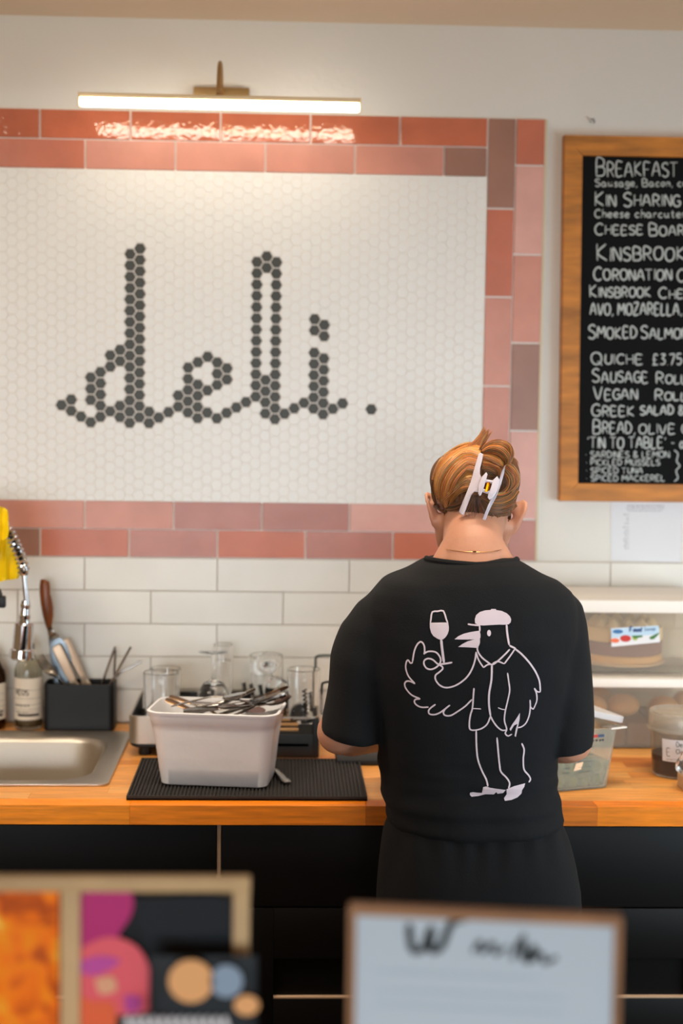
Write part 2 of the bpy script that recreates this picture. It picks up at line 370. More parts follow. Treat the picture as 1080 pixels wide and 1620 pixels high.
# ------------------------------------------------------------------ chalkboard
YB = -.014
board = empty('chalkboard', (1.46, 0, 1.4286), 'black menu chalkboard in an oiled oak frame on the wall', 'chalkboard')
TL, BL = at(893, 213, -.022), at(885.5, 793, -.022); BW = .60
XA = Vector((1, 0, .0015)).normalized(); ZA = (TL-BL).normalized(); H = (TL-BL).length
def bp(u, v, y): return BL+XA*u+ZA*v+Vector((0, y-BL.y, 0))
fw = .042
def beam(a, b, c, d):
    m = MB(); q = [a, b, c, d]
    ins = []
    m.loft([[bp(u, v, .007) for u, v in q], [bp(u, v, -.019) for u, v in q], [bp(u*.97+.03*sum(x[0] for x in q)/4 if 0 else u, v, -.022) for u, v in q]]); return m
for q in (((0, 0), (0, H), (fw, H-fw*1.08), (fw, fw)), ((0, H), (BW, H), (BW-fw, H-fw*1.08), (fw, H-fw*1.08)), ((BW, H), (BW, 0), (BW-fw, fw), (BW-fw, H-fw*1.08)), ((BW, 0), (0, 0), (fw, fw), (BW-fw, fw))):
    cxm = sum(a for a, b in q)/4; czm = sum(b for a, b in q)/4
    m = MB().loft([[bp(a, b, .007) for a, b in q], [bp(a, b, -.018) for a, b in q], [bp(a+(cxm-a)*.04*(1 if abs(cxm-a) < .1 else 0), b+(czm-b)*.04*(1 if abs(czm-b) < .1 else 0), -.022) for a, b in q]])
    local(board, m.obj('frame_rail', M_oakframe, None, 20))
pn = local(board, MB().loft([[bp(a, b, .006) for a, b in ((.03, .03), (BW-.03, .03), (BW-.03, H-.03), (.03, H-.03))], [bp(a, b, YB) for a, b in ((.03, .03), (BW-.03, .03), (BW-.03, H-.03), (.03, H-.03))]]).obj('board_panel', M_chalkb))
NB = Vector((0, -1, 0))
def chalk(txt, x0, x1, yb, yt, w=2.4, cf=0, slope=.0):
    m = MB(); a = at(x0, yb, YB-.0003); b = at(x1, yb+(x1-x0)*slope, YB-.0003); c = at(x0, yt, YB-.0003)
    write_at(m, txt, a, (b-a).normalized(), (c-a).normalized(), NB, (b-a).length, (c-a).length, w/700, cf)
    o = m.obj('chalk_lettering', M_chalk); o.parent = pn; o.location = (0, 0, 0); return o
chalk('BREAKFAST', 942, 1074, 279, 251, 2.3, 1); chalk('Sausage, Bacon, carrot', 941, 1120, 295, 283, 1.9)
chalk('KIN SHARING', 940, 1078, 326, 304, 2.7, 1); chalk('BOARD', 1088, 1160, 327, 306, 2.6, 1)
chalk('Cheese charcuterie', 940, 1100, 344, 331, 2)
chalk('CHEESE', 940, 1019, 371, 353, 2.5, 1); chalk('BOARD', 1026, 1098, 373, 354, 2.6, 1)
chalk('KINSBROOK', 943, 1086, 412, 386, 2.8, 1)
chalk('CORONATION', 938, 1064, 443, 422, 2.8, 1); chalk('CHICKEN', 1070, 1150, 446, 426, 2.8, 1)
chalk('KINSBROOK', 932, 1031, 470, 451, 2.7, 1); chalk('CHEESE', 1041, 1120, 472, 455, 2.7, 1)
chalk('AVO, MOZARELLA,', 933, 1080, 498, 480, 2.8); chalk('SMOKED', 930, 1009, 535, 513, 2.7, 1); chalk('SALMON', 1013, 1090, 536, 516, 2.7, 1)
chalk('QUICHE', 935, 1019, 576, 557, 2.5, 1); chalk('£3.75', 1031, 1080, 577, 560, 2.5)
chalk('SAUSAGE', 936, 1027, 605, 584, 2.5, 1); chalk('ROLLS', 1037, 1100, 606, 589, 2.5, 1)
chalk('VEGAN', 939, 1010, 632, 612, 2.6, 1); chalk('ROLLS', 1035, 1100, 633, 617, 2.6, 1)
chalk('GREEK', 935, 1005, 658, 639, 2.5, 1); chalk('SALAD &', 1012, 1084, 656, 642, 2.8)
chalk('BREAD,', 937, 1007, 686, 664, 2.5, 1); chalk('OLIVE OIL', 1010, 1110, 686, 671, 2.4)
chalk("'TIN TO TABLE' - a", 929, 1085, 709, 692, 2.6)
chalk('* SARDINES & LEMON', 925, 1060, 724, 714, 1.7); chalk('* PICKLED MUSSELS', 926, 1045, 736, 727, 1.7)
chalk('* SPICED TUNA', 926, 1018, 749, 740, 1.7); chalk('* SPICED MACKEREL', 926, 1053, 761, 752, 1.7)
m = MB(); ribbon(m, catmull([at(x, y, YB-.0003) for x, y in ((1066, 712), (1072, 718), (1070, 730), (1075, 737), (1069, 745), (1072, 756), (1066, 762))], 4), NB, .003)
o = m.obj('chalk_bracket', M_chalk); o.parent = pn
# paper notice under the board
note = MB().loft([[at(966, 780, .0088), at(1081, 780, .0088), at(1076, 890, .0088), at(966, 887, .0088)], [at(966, 780, .0078), at(1081, 780, .0078), at(1075, 890, .0055), at(966, 887, .0078)]]).obj('paper_notice', M_paper, None, 0)
tag(note, 'white printed paper notice taped under the chalkboard', 'notice')
m = MB(); random.seed(3)
for y, x0, x1 in ((800, 992, 1050), (804, 990, 1050), (808, 992, 1048), (814, 986, 1025), (819, 990, 1012), (823, 990, 1014), (828, 988, 1050), (834, 985, 1036), (839, 988, 1008), (843, 986, 1034), (847, 988, 1016), (852, 986, 1022), (856, 986, 1038), (860, 988, 1034), (864, 986, 1034), (868, 988, 1030)):
    x = x0
    while x < x1:
        w = random.uniform(3, 9); ribbon(m, [at(x, y, .0074), at(min(x+w, x1), y+.2, .0074)], NB, .0021, .0002); x += w+1.4
local(note, m.obj('printed_text', M_ink))

# ------------------------------------------------------------------ base cabinets
def cabinet(x0, x1, label):
    c = empty('base_cabinet', ((x0+x1)/2, -.4, 0), label, 'cabinet')
    g = .003
    b = MB(); b.box(x0, x1, -.668, -.02, .1, .118); b.box(x0, x0+.016, -.668, -.02, .118, .862); b.box(x1-.016, x1, -.668, -.02, .118, .862); b.box(x0+.016, x1-.016, -.034, -.02, .118, .862); b.box(x0+.016, x1-.016, -.668, -.655, .69, .71); b.box(x0+.01, x1-.01, -.62, -.03, 0, .1)
    local(c, b.obj('carcass', M_cream, None, 0))
    local(c, MB().box(x0, x1, -.63, -.62, 0, .1).obj('plinth', M_cab, None, 0))
    local(c, MB().box(x0+g, x1-g, -.69, -.669, .7005, .856, .0012).obj('drawer_front', M_cab))
    for z0, z1 in ((.4175, .6975), (.105, .4145)):
        f = MB(); X, Y_ = x0+g, x1-g; st = .1; t = z1-.0975; bt = z0+.1045
        f.box(X, X+st, -.69, -.669, z0, z1, .001); f.box(Y_-st, Y_, -.69, -.669, z0, z1, .001)
        f.box(X+st, Y_-st, -.69, -.669, t, z1, .001); f.box(X+st, Y_-st, -.69, -.669, z0, bt, .001); f.box(X+st-.002, Y_-st+.002, -.677, -.67, bt-.002, t+.002)
        # pale cream strip along the foot of the recess
        local(c, MB().box(X+st, Y_-st, -.6885, -.677, bt-.0005, bt+.0028, .0006).obj('recess_trim', M_cream, None, 0))
        local(c, f.obj('drawer_front', M_cab))
    for x in (x0-.0018, x1-.0012): local(c, MB().box(x, x+.003, -.687, -.668, .1, .862).obj('side_panel_edge', M_cream, None, 0))
    return c
cabinet(-.592, .407, 'black base cabinet under the sink, left of the pale joint')
cabinet(.411, 1.4107, 'black base cabinet with wide drawers behind the person')
cabinet(1.4147, 2.2, 'black base cabinet right of the person, at the far end of the counter')

# ------------------------------------------------------------------ worktop of oak staves
M_oak = [mat('oak_%s' % n, c, .42, var=(9, .22, (1.3, 15, 15)), bump=(30, .06, 5, (.4, 5, 5)), rnd=.06) for n, c in
         (('honey', C(218, 148, 74)), ('amber', C(206, 130, 56)), ('tan', C(224, 160, 88)), ('russet', C(196, 116, 50)), ('edge_honey', C(244, 142, 26)), ('edge_amber', C(234, 130, 20)), ('edge_russet', C(200, 108, 22)))]  # edge tones: varnish orange, brightened for warm light on the front edge
SX, SY0, SY1 = .1888, -.5795, -.1035
wt = empty('worktop', (.8, -.36, .863), 'oak butcher block worktop running along the wall', 'worktop')
random.seed(11); NR = 16; dw = .7112/NR
def stave(x0, x1, y0, y1, mi):
    local(wt, MB().box(x0+.0001, x1-.0001, y0+.0001, y1-.0001, .863, .9, .0006).obj('stave', M_oak[mi], None, 0))
for r in range(NR):
    y1 = -r*dw; y0 = y1-dw; x = -.6-random.uniform(0, .4)
    cuts = []
    if r == NR-1: bounds = [-.6, .244, .683, 1.118, 1.6, 2.2]; mis = [4, 5, 6, 5, 4]
    else:
        bounds = [-.6]
        x = -.6+random.uniform(.1, .45)
        while x < 2.1: bounds.append(x); x += random.uniform(.28, .55)
        bounds.append(2.2); mis = [random.choice((0, 0, 1, 2, 2, 3 if r < 9 else 0)) for _ in bounds]
    for i in range(len(bounds)-1):
        a, b = bounds[i], bounds[i+1]; ya, yb = y0, y1
        if yb <= SY0+.012 or ya >= SY1-.012: stave(a, b, ya, yb, mis[i]); continue
        hx0, hx1 = -.5, SX-.014     # hole
        if a < hx0: stave(a, min(b, hx0), ya, yb, mis[i])
        if b > hx1: stave(max(a, hx1), b, ya, yb, mis[i])
# ------------------------------------------------------------------ sink
sink = empty('sink', (-.15, -.34, .9), 'inset stainless steel sink with one deep rounded bowl', 'sink')
rings = []
def sr(g, z, r, ex=0): return rrect(-.52+g, SX-g, SY0+g, SY1-g, r, z, 8)
prof = [(0, .9002, .02), (.0008, .9042, .02), (.004, .9052, .018), (.012, .9045, .02)]
R1 = [sr(g, z, r) for g, z, r in prof]
bx0, bx1, by0, by1 = -.40, .148, -.545, -.17
def br(g, z, r): return rrect(bx0+g, bx1-g, by0+g, by1-g, r, z, 8)
R1 += [br(-.004, .9042, .088), br(.0, .902, .085), br(.006, .893, .08), br(.010, .76, .075), br(.018, .712, .07), br(.045, .700, .05), br(.15, .697, .03)]
mk = MB().loft(R1, False, True)
o = mk.obj('basin', M_steel, None, 40); local(sink, o)
sm = o.modifiers.new('t', 'SOLIDIFY'); sm.thickness = .001; sm.offset = 0
local(sink, MB().lathe([(.001, .6982), (.03, .6982), (.04, .70), (.042, .6982), (.042, .67), (.001, .67)], (-.12, -.35, 0), 28).obj('drain', M_chrome))

# ------------------------------------------------------------------ faucet
YF = -.30
fa = empty('spray_faucet', (-.19, -.12, .904), 'chrome pull-down spray faucet with a spring hose over the sink', 'faucet')
def fx(px, py, y=YF): return at(px, py, y)
hp = catmull([fx(38, 906), fx(33, 884), fx(23, 860), fx(10, 838), fx(-6, 822), fx(-30, 808, -.28), fx(-65, 800, -.24), fx(-100, 815, -.19), fx(-125, 850, -.15), fx(-132, 900, -.13)], 8)
local(fa, MB().tube(hp, .0042, 8).obj('hose', M_rubber))
# spring coil
co = []; L_ = 0; nt_ = 0
acc = [0]
for i in range(1, len(hp)): acc.append(acc[-1]+(hp[i]-hp[i-1]).length)
def along(s):
    for i in range(1, len(hp)):
        if acc[i] >= s:
            t = (s-acc[i-1])/(acc[i]-acc[i-1]); return hp[i-1].lerp(hp[i], t), (hp[i]-hp[i-1]).normalized()
    return hp[-1], (hp[-1]-hp[-2]).normalized()
nst = int(acc[-1]/.0098*12)
for k in range(nst):
    p_, t_ = along(acc[-1]*k/nst); a_ = Vector((0, 1, 0)); b_ = t_.cross(a_).normalized(); a_ = b_.cross(t_); an = 2*math.pi*k/12
    co.append(p_+(a_*math.cos(an)+b_*math.sin(an))*.0112)
local(fa, MB().tube(co, .0027, 6).obj('spring', M_chrome))
local(fa, MB().tube([fx(37, 896), fx(38, 906), fx(38.5, 910)], [.0105, .0105, .008], 16).obj('spring_ferrule', M_chrome))
local(fa, MB().tube(catmull([fx(38, 906), fx(40, 930), fx(42, 952)], 6), .0058, 12).obj('supply_tube', M_chrome))
ax = (fx(34, 1042)-fx(41, 950)); axn = ax.normalized(); A0 = fx(41, 950)
def fseg(t, r): return (A0+ax*t, r)
pr = [(0, .004), (0, .009), (.06, .0095), (.07, .011), (.13, .011), (.14, .0095), (.24, .0105), (.25, .0125), (.31, .0125), (.32, .011), (.385, .0125), (.4, .0195), (.41, .0205), (.82, .0215), (.83, .023), (.84, .0255), (.97, .0265), (1, .024), (1, .012)]
local(fa, MB().tube([A0+ax*t+axn*i*1e-6 for i, (t, r) in enumerate(pr)], [r for t, r in pr], 28).obj('spray_head', M_chrome))
local(fa, MB().tube([fx(2, 940), fx(-14, 944), fx(-60, 950, -.22), fx(-130, 955, -.13)], .012, 12).obj('holder_arm', M_black))
local(fa, MB().box(*(lambda a: (a.x-.004, a.x+.010, a.y-.01, a.y+.01, a.z-.012, a.z+.012))(fx(1, 952)), .002).obj('holder_clip', M_black))
bpz = fx(-132, 905, -.13)
local(fa, MB().lathe([(.028, .904), (.028, .912), (.019, .916), (.017, .98), (.014, .985), (.014, bpz.z), (.010, bpz.z+.004)], (bpz.x, -.13, 0), 24).obj('riser_pipe', M_chrome))
# yellow cloth hung over the hose
random.seed(5)
def clothpoly(P, Y, th):
    V = catmull([Vector((x, y, 0)) for x, y in P]+[Vector((*P[0], 0))], 5)[:-1]
    pts = [Vector((v.x, v.y)) for v in V]; n = len(pts)
    xs = [p.x for p in pts]; ys = [p.y for p in pts]; inner = []
    gx = min(xs)
    def inside(q):
        c = False
        for i in range(n):
            a, b = pts[i], pts[(i+1) % n]
            if (a.y > q.y) != (b.y > q.y) and q.x < (b.x-a.x)*(q.y-a.y)/(b.y-a.y)+a.x: c = not c
        return c
    while gx < max(xs):
        gy = min(ys)
        while gy < max(ys):
            if inside(Vector((gx, gy))): inner.append(Vector((gx, gy)))
            gy += 6
        gx += 6
    r = delaunay_2d_cdt(pts+inner, [], [list(range(n))], 1, .5)
    vo, fo = r[0], r[2]
    vs = []
    for s_ in (-1, 1):
        for v in vo:
            d = .006*math.sin(v.x*.35+v.y*.03)+.006*noise.noise(Vector((v.x*.05, v.y*.05, 3)))
            vs.append(at(v.x, v.y, Y+d+s_*th/2))
    k = len(vo); fs = [tuple(f) for f in fo]+[tuple(i+k for i in f)[::-1] for f in fo]
    cnt = {}
    for f in fo:
        for i in range(len(f)):
            e = (f[i], f[(i+1) % len(f)]); cnt[e] = 1
    for (a, b) in cnt:
        if (b, a) not in cnt: fs.append((b, a, a+k, b+k))
    return MB().add(vs, fs)
m = clothpoly([(-60, 812), (-30, 802), (5, 804), (13, 812), (14, 845), (26, 880), (31, 912), (10, 918), (-20, 922), (-50, 905), (-62, 860)], -.262, .003)
cl = m.obj('rubber_cloth', M_lemon); tag(cl, 'yellow cleaning cloth hung over the faucet hose', 'cloth')
m = clothpoly([(-50, 806), (-20, 800), (6, 803), (12, 815), (12, 850), (-10, 854), (-45, 850)], -.318, .003)
o = m.obj('cloth_fold', M_lemon, cl)

# ------------------------------------------------------------------ soap bottles
def bottle(cx, cy, r, z1, zn, glassm, label, fill=None, txt=None):
    b = empty('soap_bottle', (cx, cy, .9), label, 'bottle')
    P = [(.001, .902), (r*.9, .902), (r, .91), (r, z1), (r*.93, z1+.012), (r*.6, z1+.03), (r*.36, z1+.04), (r*.34, zn), (r*.28, zn), (r*.3, z1+.04), (r*.55, z1+.027), (r*.88, z1+.01), (r*.94, z1), (r*.94, .913), (r*.8, .908), (.001, .908)]
    local(b, MB().lathe(P, (cx, cy, 0), 36).obj('glass_body', glassm))
    lp = [];
    m = MB(); n = 30; a0, a1 = math.radians(190), math.radians(352)
    z0, zt = .925, z1-.014
    ringb = []
    for k in range(n+1):
        a = a0+(a1-a0)*k/n; ringb.append([Vector((cx+(r+e)*math.cos(a), cy+(r+e)*math.sin(a), z)) for e, z in ((.0002, z0), (.0002, zt), (.0008, zt), (.0008, z0))])
    m.loft(ringb); lo = local(b, m.obj('paper_label', mat('label_paper', C(222, 208, 190), .7)))
    m = MB()
    def on(a, z): a = math.radians(a); return Vector((cx+(r+.001)*math.cos(a), cy+(r+.001)*math.sin(a), z))
    if txt:
        for t, a_s, a_e, zb, h, w in txt:
            st, tw = text_strokes(t)
            for s_ in st:
                P3 = [on(a_s+(a_e-a_s)*(u/tw), zb+v*h) for u, v in s_]; P3 = catmull(P3, 3) if len(P3) > 2 else P3
                ribbon(m, P3, lambda i, P3=P3: (P3[i]-Vector((cx, cy, P3[i].z))).normalized(), w, .0003)
    H_ = zt-z0
    for fz in (.72, .52, .37, .26, .2): ribbon(m, [on(200+k*5, z0+fz*H_) for k in range(29)], lambda i: Vector((0, -1, 0)), .0006, .0002)
    ribbon(m, [on(232+k*5, z0+.12*H_) for k in range(20)], lambda i: Vector((0, -1, 0)), .006, .0002)
    o = m.obj('label_print', mat('dark_ink', C(70, 60, 56), .8)); o.parent = lo
    local(b, MB().lathe([(.001, zn-.004), (.013, zn-.004), (.013, zn+.016), (.006, zn+.018), (.005, zn+.032), (.001, zn+.032)], (cx, cy, 0), 20).obj('pump_cap', M_black))
    return b
zt_ = at(45, 1057, -.06).z
c_ = gr(45, 1152); 
b = bottle(at(45, 1150, -.058).x, -.058, .0312, zt_-.005, zt_+.04, mat('clear_bottle_glass', C(238, 236, 226), .02, 0, 1, 1.3), 'clear round soap bottle with a pale label behind the sink',
       txt=[('REOS', 222, 282, at(45, 1100, -.09).z, .012, .0022), ('WASHER', 218, 285, at(45, 1118, -.09).z, .004, .001), ('ooo ooo', 222, 280, at(45, 1128, -.09).z, .003, .0008)])
local(b, MB().lathe([(.001, .909), (.029, .909), (.029, .922), (.001, .922)], (at(45, 1150, -.058).x, -.058, 0), 30).obj('soap', mat('soap_liquid', C(140, 118, 84), .1, 0, .6)))
bottle(at(-12, 1150, -.058).x, -.058, .031, zt_-.018, zt_+.02, mat('amber_glass', C(92, 46, 16), .04, 0, .85, 1.3), 'dark amber soap bottle cut by the left edge of the photo', txt=[('sss', 300, 330, .94, .008, .002)])

# ------------------------------------------------------------------ cutlery makers
def orient(A, B, up=Vector((0, 0, 1)), roll=0):
    x = (B-A).normalized(); z = (up-x*up.dot(x)).normalized(); y = z.cross(x)
    M_ = Matrix((x, y, z)).transposed()
    return (M_ @ Matrix.Rotation(roll, 3, 'X')).to_4x4()
def strip(mb, prof):
    """prof: (x, halfwidth, z, halfthick)"""
    rings = []
    for x, w, z, t in prof:
        rings.append([Vector((x, w*c_, z+t*s_)) for c_, s_ in ((1, 0), (.8, .8), (0, 1), (-.8, .8), (-1, 0), (-.8, -.8), (0, -1), (.8, -.8))])
    mb.loft(rings)
def fork_mb(L):
    m = MB(); strip(m, [(0, .007, 0, .0012), (.01, .0095, .0005, .0014), (.03, .008, .002, .0014), (.08, .004, .005, .0016), (L*.55, .003, .004, .002), (L*.66, .0035, .001, .0016), (L*.7, .0085, -.002, .0012), (L*.76, .0115, -.004, .0011), (L*.79, .012, -.004, .001)])
    for k in range(4):
        y = (k-1.5)*.0064; strip_ = [(L*.78, .0019, -.004, .001), (L*.86, .0018, -.005, .001), (L*.94, .0016, -.003, .0009), (L, .0006, 0, .0006)]
        rings = [[Vector((x, y+w*a, z+t*b)) for a, b in ((1, 1), (-1, 1), (-1, -1), (1, -1))] for x, w, z, t in strip_]; m.loft(rings)
    return m
def spoon_mb(L, w=.019):
    m = MB(); strip(m, [(0, .007, 0, .0012), (.01, .0095, .0005, .0014), (.03, .008, .002, .0014), (.08, .004, .005, .0016), (L*.6, .003, .004, .002), (L*.7, .004, .001, .0016)])
    b0 = L*.68; bl = L-b0; n = 20; rings = []
    for s_, dz in ((1, 0), (.97, -.0025), (.8, -.006), (.5, -.0085), (.02, -.009)):
        rings.append([Vector((b0+bl*.52+bl*.5*s_*math.cos(2*math.pi*k/n), w*s_*math.sin(2*math.pi*k/n)*(1-.12*math.cos(2*math.pi*k/n)), dz)) for k in range(n)])
    rings += [[v+Vector((0, 0, .0011)) for v in r] for r in rings[::-1]]
    m.loft(rings); return m
def knife_mb(L, hw=.009):
    m = MB(); strip(m, [(0, hw*.7, 0, .003), (.006, hw, 0, .0042), (L*.2, hw*.95, 0, .004), (L*.4, hw*.75, 0, .0036), (L*.44, hw*.7, 0, .003), (L*.46, hw*.95, 0, .0013), (L*.5, hw*1.1, .0, .0011), (L*.9, hw*1.05, 0, .0008), (L*.97, hw*.7, 0, .0006), (L, hw*.1, 0, .0004)]); return m
def put(name, mb, A, B, m, label, cat, group=None, roll=0, up=Vector((0, 0, 1))):
    o = mb.obj(name, m, None, 40); A = Vector(A); B = Vector(B); o.matrix_world = Matrix.Translation(A) @ orient(A, B, up, roll)
    return tag(o, label, cat, group)

# ------------------------------------------------------------------ black cutlery box with knives and straws
x0 = at(68.5, 1120, -.087).x; x1 = at(180, 1120, -.087).x; zb = at(120, 1083, -.087).z; yb0, yb1 = -.087, -.012
mk = MB()
def cr(g, z, r): return rrect(x0+g, x1-g, yb0+g, yb1-g, max(r-g, .002), z, 6)
mk.loft([cr(.002, .9005, .013), cr(0, .903, .013), cr(0, zb-.001, .013), cr(.0008, zb, .013), cr(.0022, zb, .013), cr(.003, zb-.001, .013), cr(.003, .905, .013)])
tag(mk.obj('cutlery_caddy', M_black), 'black rectangular cutlery holder standing behind the sink', 'holder')
YK = -.045
def K(x, y, Y=YK): return at(40+x/5.4, 900+y/5.4, Y)
kn = empty('kitchen_knife', K(280, 960, YK), 'large kitchen knife with a curved wooden handle in the black holder', 'knife')
hd = [(130, 90), (122, 140), (122, 200), (130, 290), (150, 400), (172, 480), (190, 525), (225, 500), (240, 400), (240, 330), (228, 260), (214, 210), (212, 150), (205, 110), (165, 88)]
def slab(P, Y, th, m, name, parent, K=K):
    c = Vector((sum(p[0] for p in P)/len(P), sum(p[1] for p in P)/len(P)))
    rr = lambda k, dy: [K(c.x+(p[0]-c.x)*k, c.y+(p[1]-c.y)*k, Y+dy) for p in P]
    return local(parent, MB().loft([rr(.8, -th/2), rr(.96, -th*.38), rr(1, -th*.15), rr(1, th*.15), rr(.96, th*.38), rr(.8, th/2)]).obj(name, m, None, 60))
slab(hd, YK, .018, M_woodh, 'handle', kn)
slab([(188, 520), (228, 498), (255, 540), (298, 578), (200, 603)], YK, .011, M_cut, 'bolster', kn)
slab([(200, 602), (300, 590), (350, 640), (395, 760), (400, 960), (375, 1200), (300, 1290), (262, 1200), (235, 900), (212, 740)], YK, .0022, mat('blade_steel', C(128, 138, 146), .34, 1), 'blade', kn)
M_satin = mat('satin_steel', C(206, 180, 154), .42, .75)  # beige in the steel is the warm reflection on the handles
put('table_knife', knife_mb(.22, .0115), K(262, 655, -.064), K(560, 1290, -.055), M_satin, 'table knife with its flat handle up, leftmost of the two in the black holder', 'knife', roll=1.57)
put('table_knife', knife_mb(.23, .0095), K(340, 600, -.040), K(650, 1270, -.035), M_satin, 'table knife leaning on the kitchen knife in the black holder', 'knife', roll=1.4)
put('table_fork', fork_mb(.17), K(520, 1240, -.066), K(185, 830, -.072), M_cut, 'fork with its tines up at the left of the black holder', 'fork', roll=1.2)
for a, b, lb in (((768, 665), (590, 1160), 'metal straw, leftmost of the four in the black holder'), ((770, 690), (745, 1200), 'upright metal straw just right of the leftmost in the black holder'),
                 ((902, 665), (640, 1140), 'tallest slanting metal straw in the black holder')):
    yy = {768: -.04, 770: -.055, 902: -.068}[a[0]]
    tag(MB().tube([K(*a, yy), K(*b, yy)], .0026, 10).obj('drinking_straw', M_cut), lb, 'straw')
tag(MB().tube(catmull([K(985, 790, -.03), K(900, 840, -.03), K(805, 890, -.03), K(700, 1020, -.03), K(640, 1150, -.03)], 4), .0026, 10).obj('drinking_straw', M_cut), 'bent metal straw leaning to the right in the black holder', 'straw')

# ------------------------------------------------------------------ rubber mat
mx0, mx1, my0, my1 = .2343, .6874, -.6775, -.3722
mt = empty('bar_mat', ((mx0+mx1)/2, (my0+my1)/2, .9), 'black ribbed rubber bar mat on the worktop', 'mat')
local(mt, MB().box(mx0, mx1, my0, my1, .9003, .9045, .001).obj('mat_base', M_rubber))
e = MB()
for a in ((mx0, mx1, my0, my0+.004), (mx0, mx1, my1-.004, my1), (mx0, mx0+.004, my0+.003, my1-.003), (mx1-.004, mx1, my0+.003, my1-.003)): e.box(*a, .9005, .909, .0008)
local(mt, e.obj('mat_rim', M_rubber))
nr = 62; pitch = (mx1-mx0-.012)/nr
rb = MB().box(-.0021, .0021, my0+.006, my1-.006, 0, .0038, .0012).obj('rib', M_rubber); rb.parent = mt; rb.location = Vector((mx0+.008, 0, .9044))-Vector(mt.location); rb.location.y = -mt.location.y
for k in range(1, nr):
    o = rb.copy(); COL.objects.link(o); o.location.x = mx0+.008+k*pitch-mt.location.x

# ------------------------------------------------------------------ white tub of cutlery
ZM = .9088
ang = math.radians(-9)
T0 = gr(418, 1248, ZM); T1 = gr(256, 1242, ZM)         # front bottom corners (right, left)
ex = (T0-T1); ex.z = 0; wB = ex.length; ex.normalize(); ey = Vector((-ex.y, ex.x, 0))
fc = (T0+T1)/2
zrim = at(340, 1131, fc.y-.02).z
Hh = zrim-ZM
def tub_ring(t, off=0, dz=0, depth=.125):
    """t 0 bottom ..1 top"""
    hw = (wB/2+.004)+t*.021-off; d0 = -t*.016+off; d1 = depth+t*.012-off; r = .02+.012*t-off*.5
    P = rrect(-hw, hw, d0, d1, max(r, .004), 0, 7)
    return [Vector((fc.x, fc.y, ZM+Hh*t+dz))+ex*(p.x-.003*t)+ey*p.y for p in P]
tubw = empty('plastic_tub', (fc.x, fc.y+.06, ZM), 'frosted white plastic tub full of cutlery on the black mat', 'tub')
R_ = [tub_ring(0, .006), tub_ring(0.0, .001, .002), tub_ring(.02), tub_ring(.25), tub_ring(.5, .0008), tub_ring(.75), tub_ring(.83, .0), tub_ring(.84, -.0015), tub_ring(.965, -.0015), tub_ring(.97, -.004), tub_ring(1, -.0045), tub_ring(1, -.003, .0012), tub_ring(1, .001, .001), tub_ring(.97, .002), tub_ring(.5, .003), tub_ring(.03, .003, .002), tub_ring(.02, .02, .002)]
tb = local(tubw, MB().loft(R_).obj('tub_body', M_frost, None, 50))
# cutlery in the tub
def Q(px, py, d=0.06):
    """point in the tub's plane d behind its front face"""
    Y = fc.y+d; return at(px, py, Y)
cg = 'cutlery in the white tub'
cutl = [('fork', (262, 1106), (352, 1150), .085, .06, 0.3, 'fork with a tarnished bronze handle at the far left of the tub', 1),
        ('fork', (268, 1101), (372, 1142), .10, .07, 0.2, 'fork with its handle over the back left rim of the tub', 1),
        ('spoon', (272, 1117), (352, 1103), .05, .03, 0, 'silver spoon with a bright curved handle at the left of the tub', 0),
        ('knife', (403, 1090), (310, 1132), .07, .04, .4, 'dark handled knife pointing up in the middle of the tub', 2),
        ('serve', (456, 1086), (350, 1133), .05, .045, .5, 'broad serving knife sticking out over the right rim of the tub', 1),
        ('knife', (452, 1098), (330, 1136), .02, .05, .5, 'silver table knife leaning over the right rim of the tub', 0),
        ('fork', (300, 1122), (392, 1106), .03, .02, .0, 'fork with its tines showing in the middle of the tub', 0),
        ('fork', (345, 1144), (412, 1118), .012, .03, .1, 'fork with its tines just inside the right front rim of the tub', 0),
        ('fork', (330, 1146), (420, 1128), .05, .06, .3, 'fork lying lowest among the tines at the right of the tub', 0),
        ('spoon', (392, 1108), (320, 1128), .10, .08, .2, 'spoon lying face down at the back of the tub', 0),
        ('knife', (290, 1125), (372, 1118), .015, .02, .2, 'short silver knife lying along the front rim of the tub', 0),
        ('spoon', (300, 1112), (400, 1122), .075, .09, .2, 'spoon lying crosswise under the dark handled knife', 0)]
M_bronze = mat('tarnished_steel', C(128, 100, 74), .3, .9)  # brown tone for two forks and the serving knife
for kind, a, b, da, db, roll, lb, mi in cutl:
    A, B = Q(*a, da), Q(*b, db); d = (B-A); Lc = max(d.length, .15 if kind != 'serve' else .2); 
    A, B = A, A+d.normalized()*Lc
    if kind == 'serve':
        m = MB(); strip(m, [(0, .006, 0, .0008), (.008, .011, 0, .001), (.05, .0135, .001, .0011), (.1, .012, .002, .0011), (.115, .006, .003, .0016), (.14, .005, .003, .003), (Lc, .006, 0, .003)])
        put('serving_knife', m, A, B, M_bronze, lb, 'knife', None, roll)
    elif kind == 'knife' and mi == 2:
        put('steak_knife', knife_mb(Lc, .0085), A, B, mat('dark_handle_steel', C(70, 64, 58), .35, .5), lb, 'knife', None, roll)
    else:
        f_ = {'fork': fork_mb, 'spoon': spoon_mb, 'knife': knife_mb}[kind]
        put('table_'+kind, f_(Lc), A, B, (M_cut, M_bronze)[mi], lb, kind, None, roll)
put('teaspoon', spoon_mb(.115, .012), gr(456, 1238, .912), gr(404, 1196, .914), M_cut, 'small teaspoon lying on the mat beside the white tub', 'spoon')

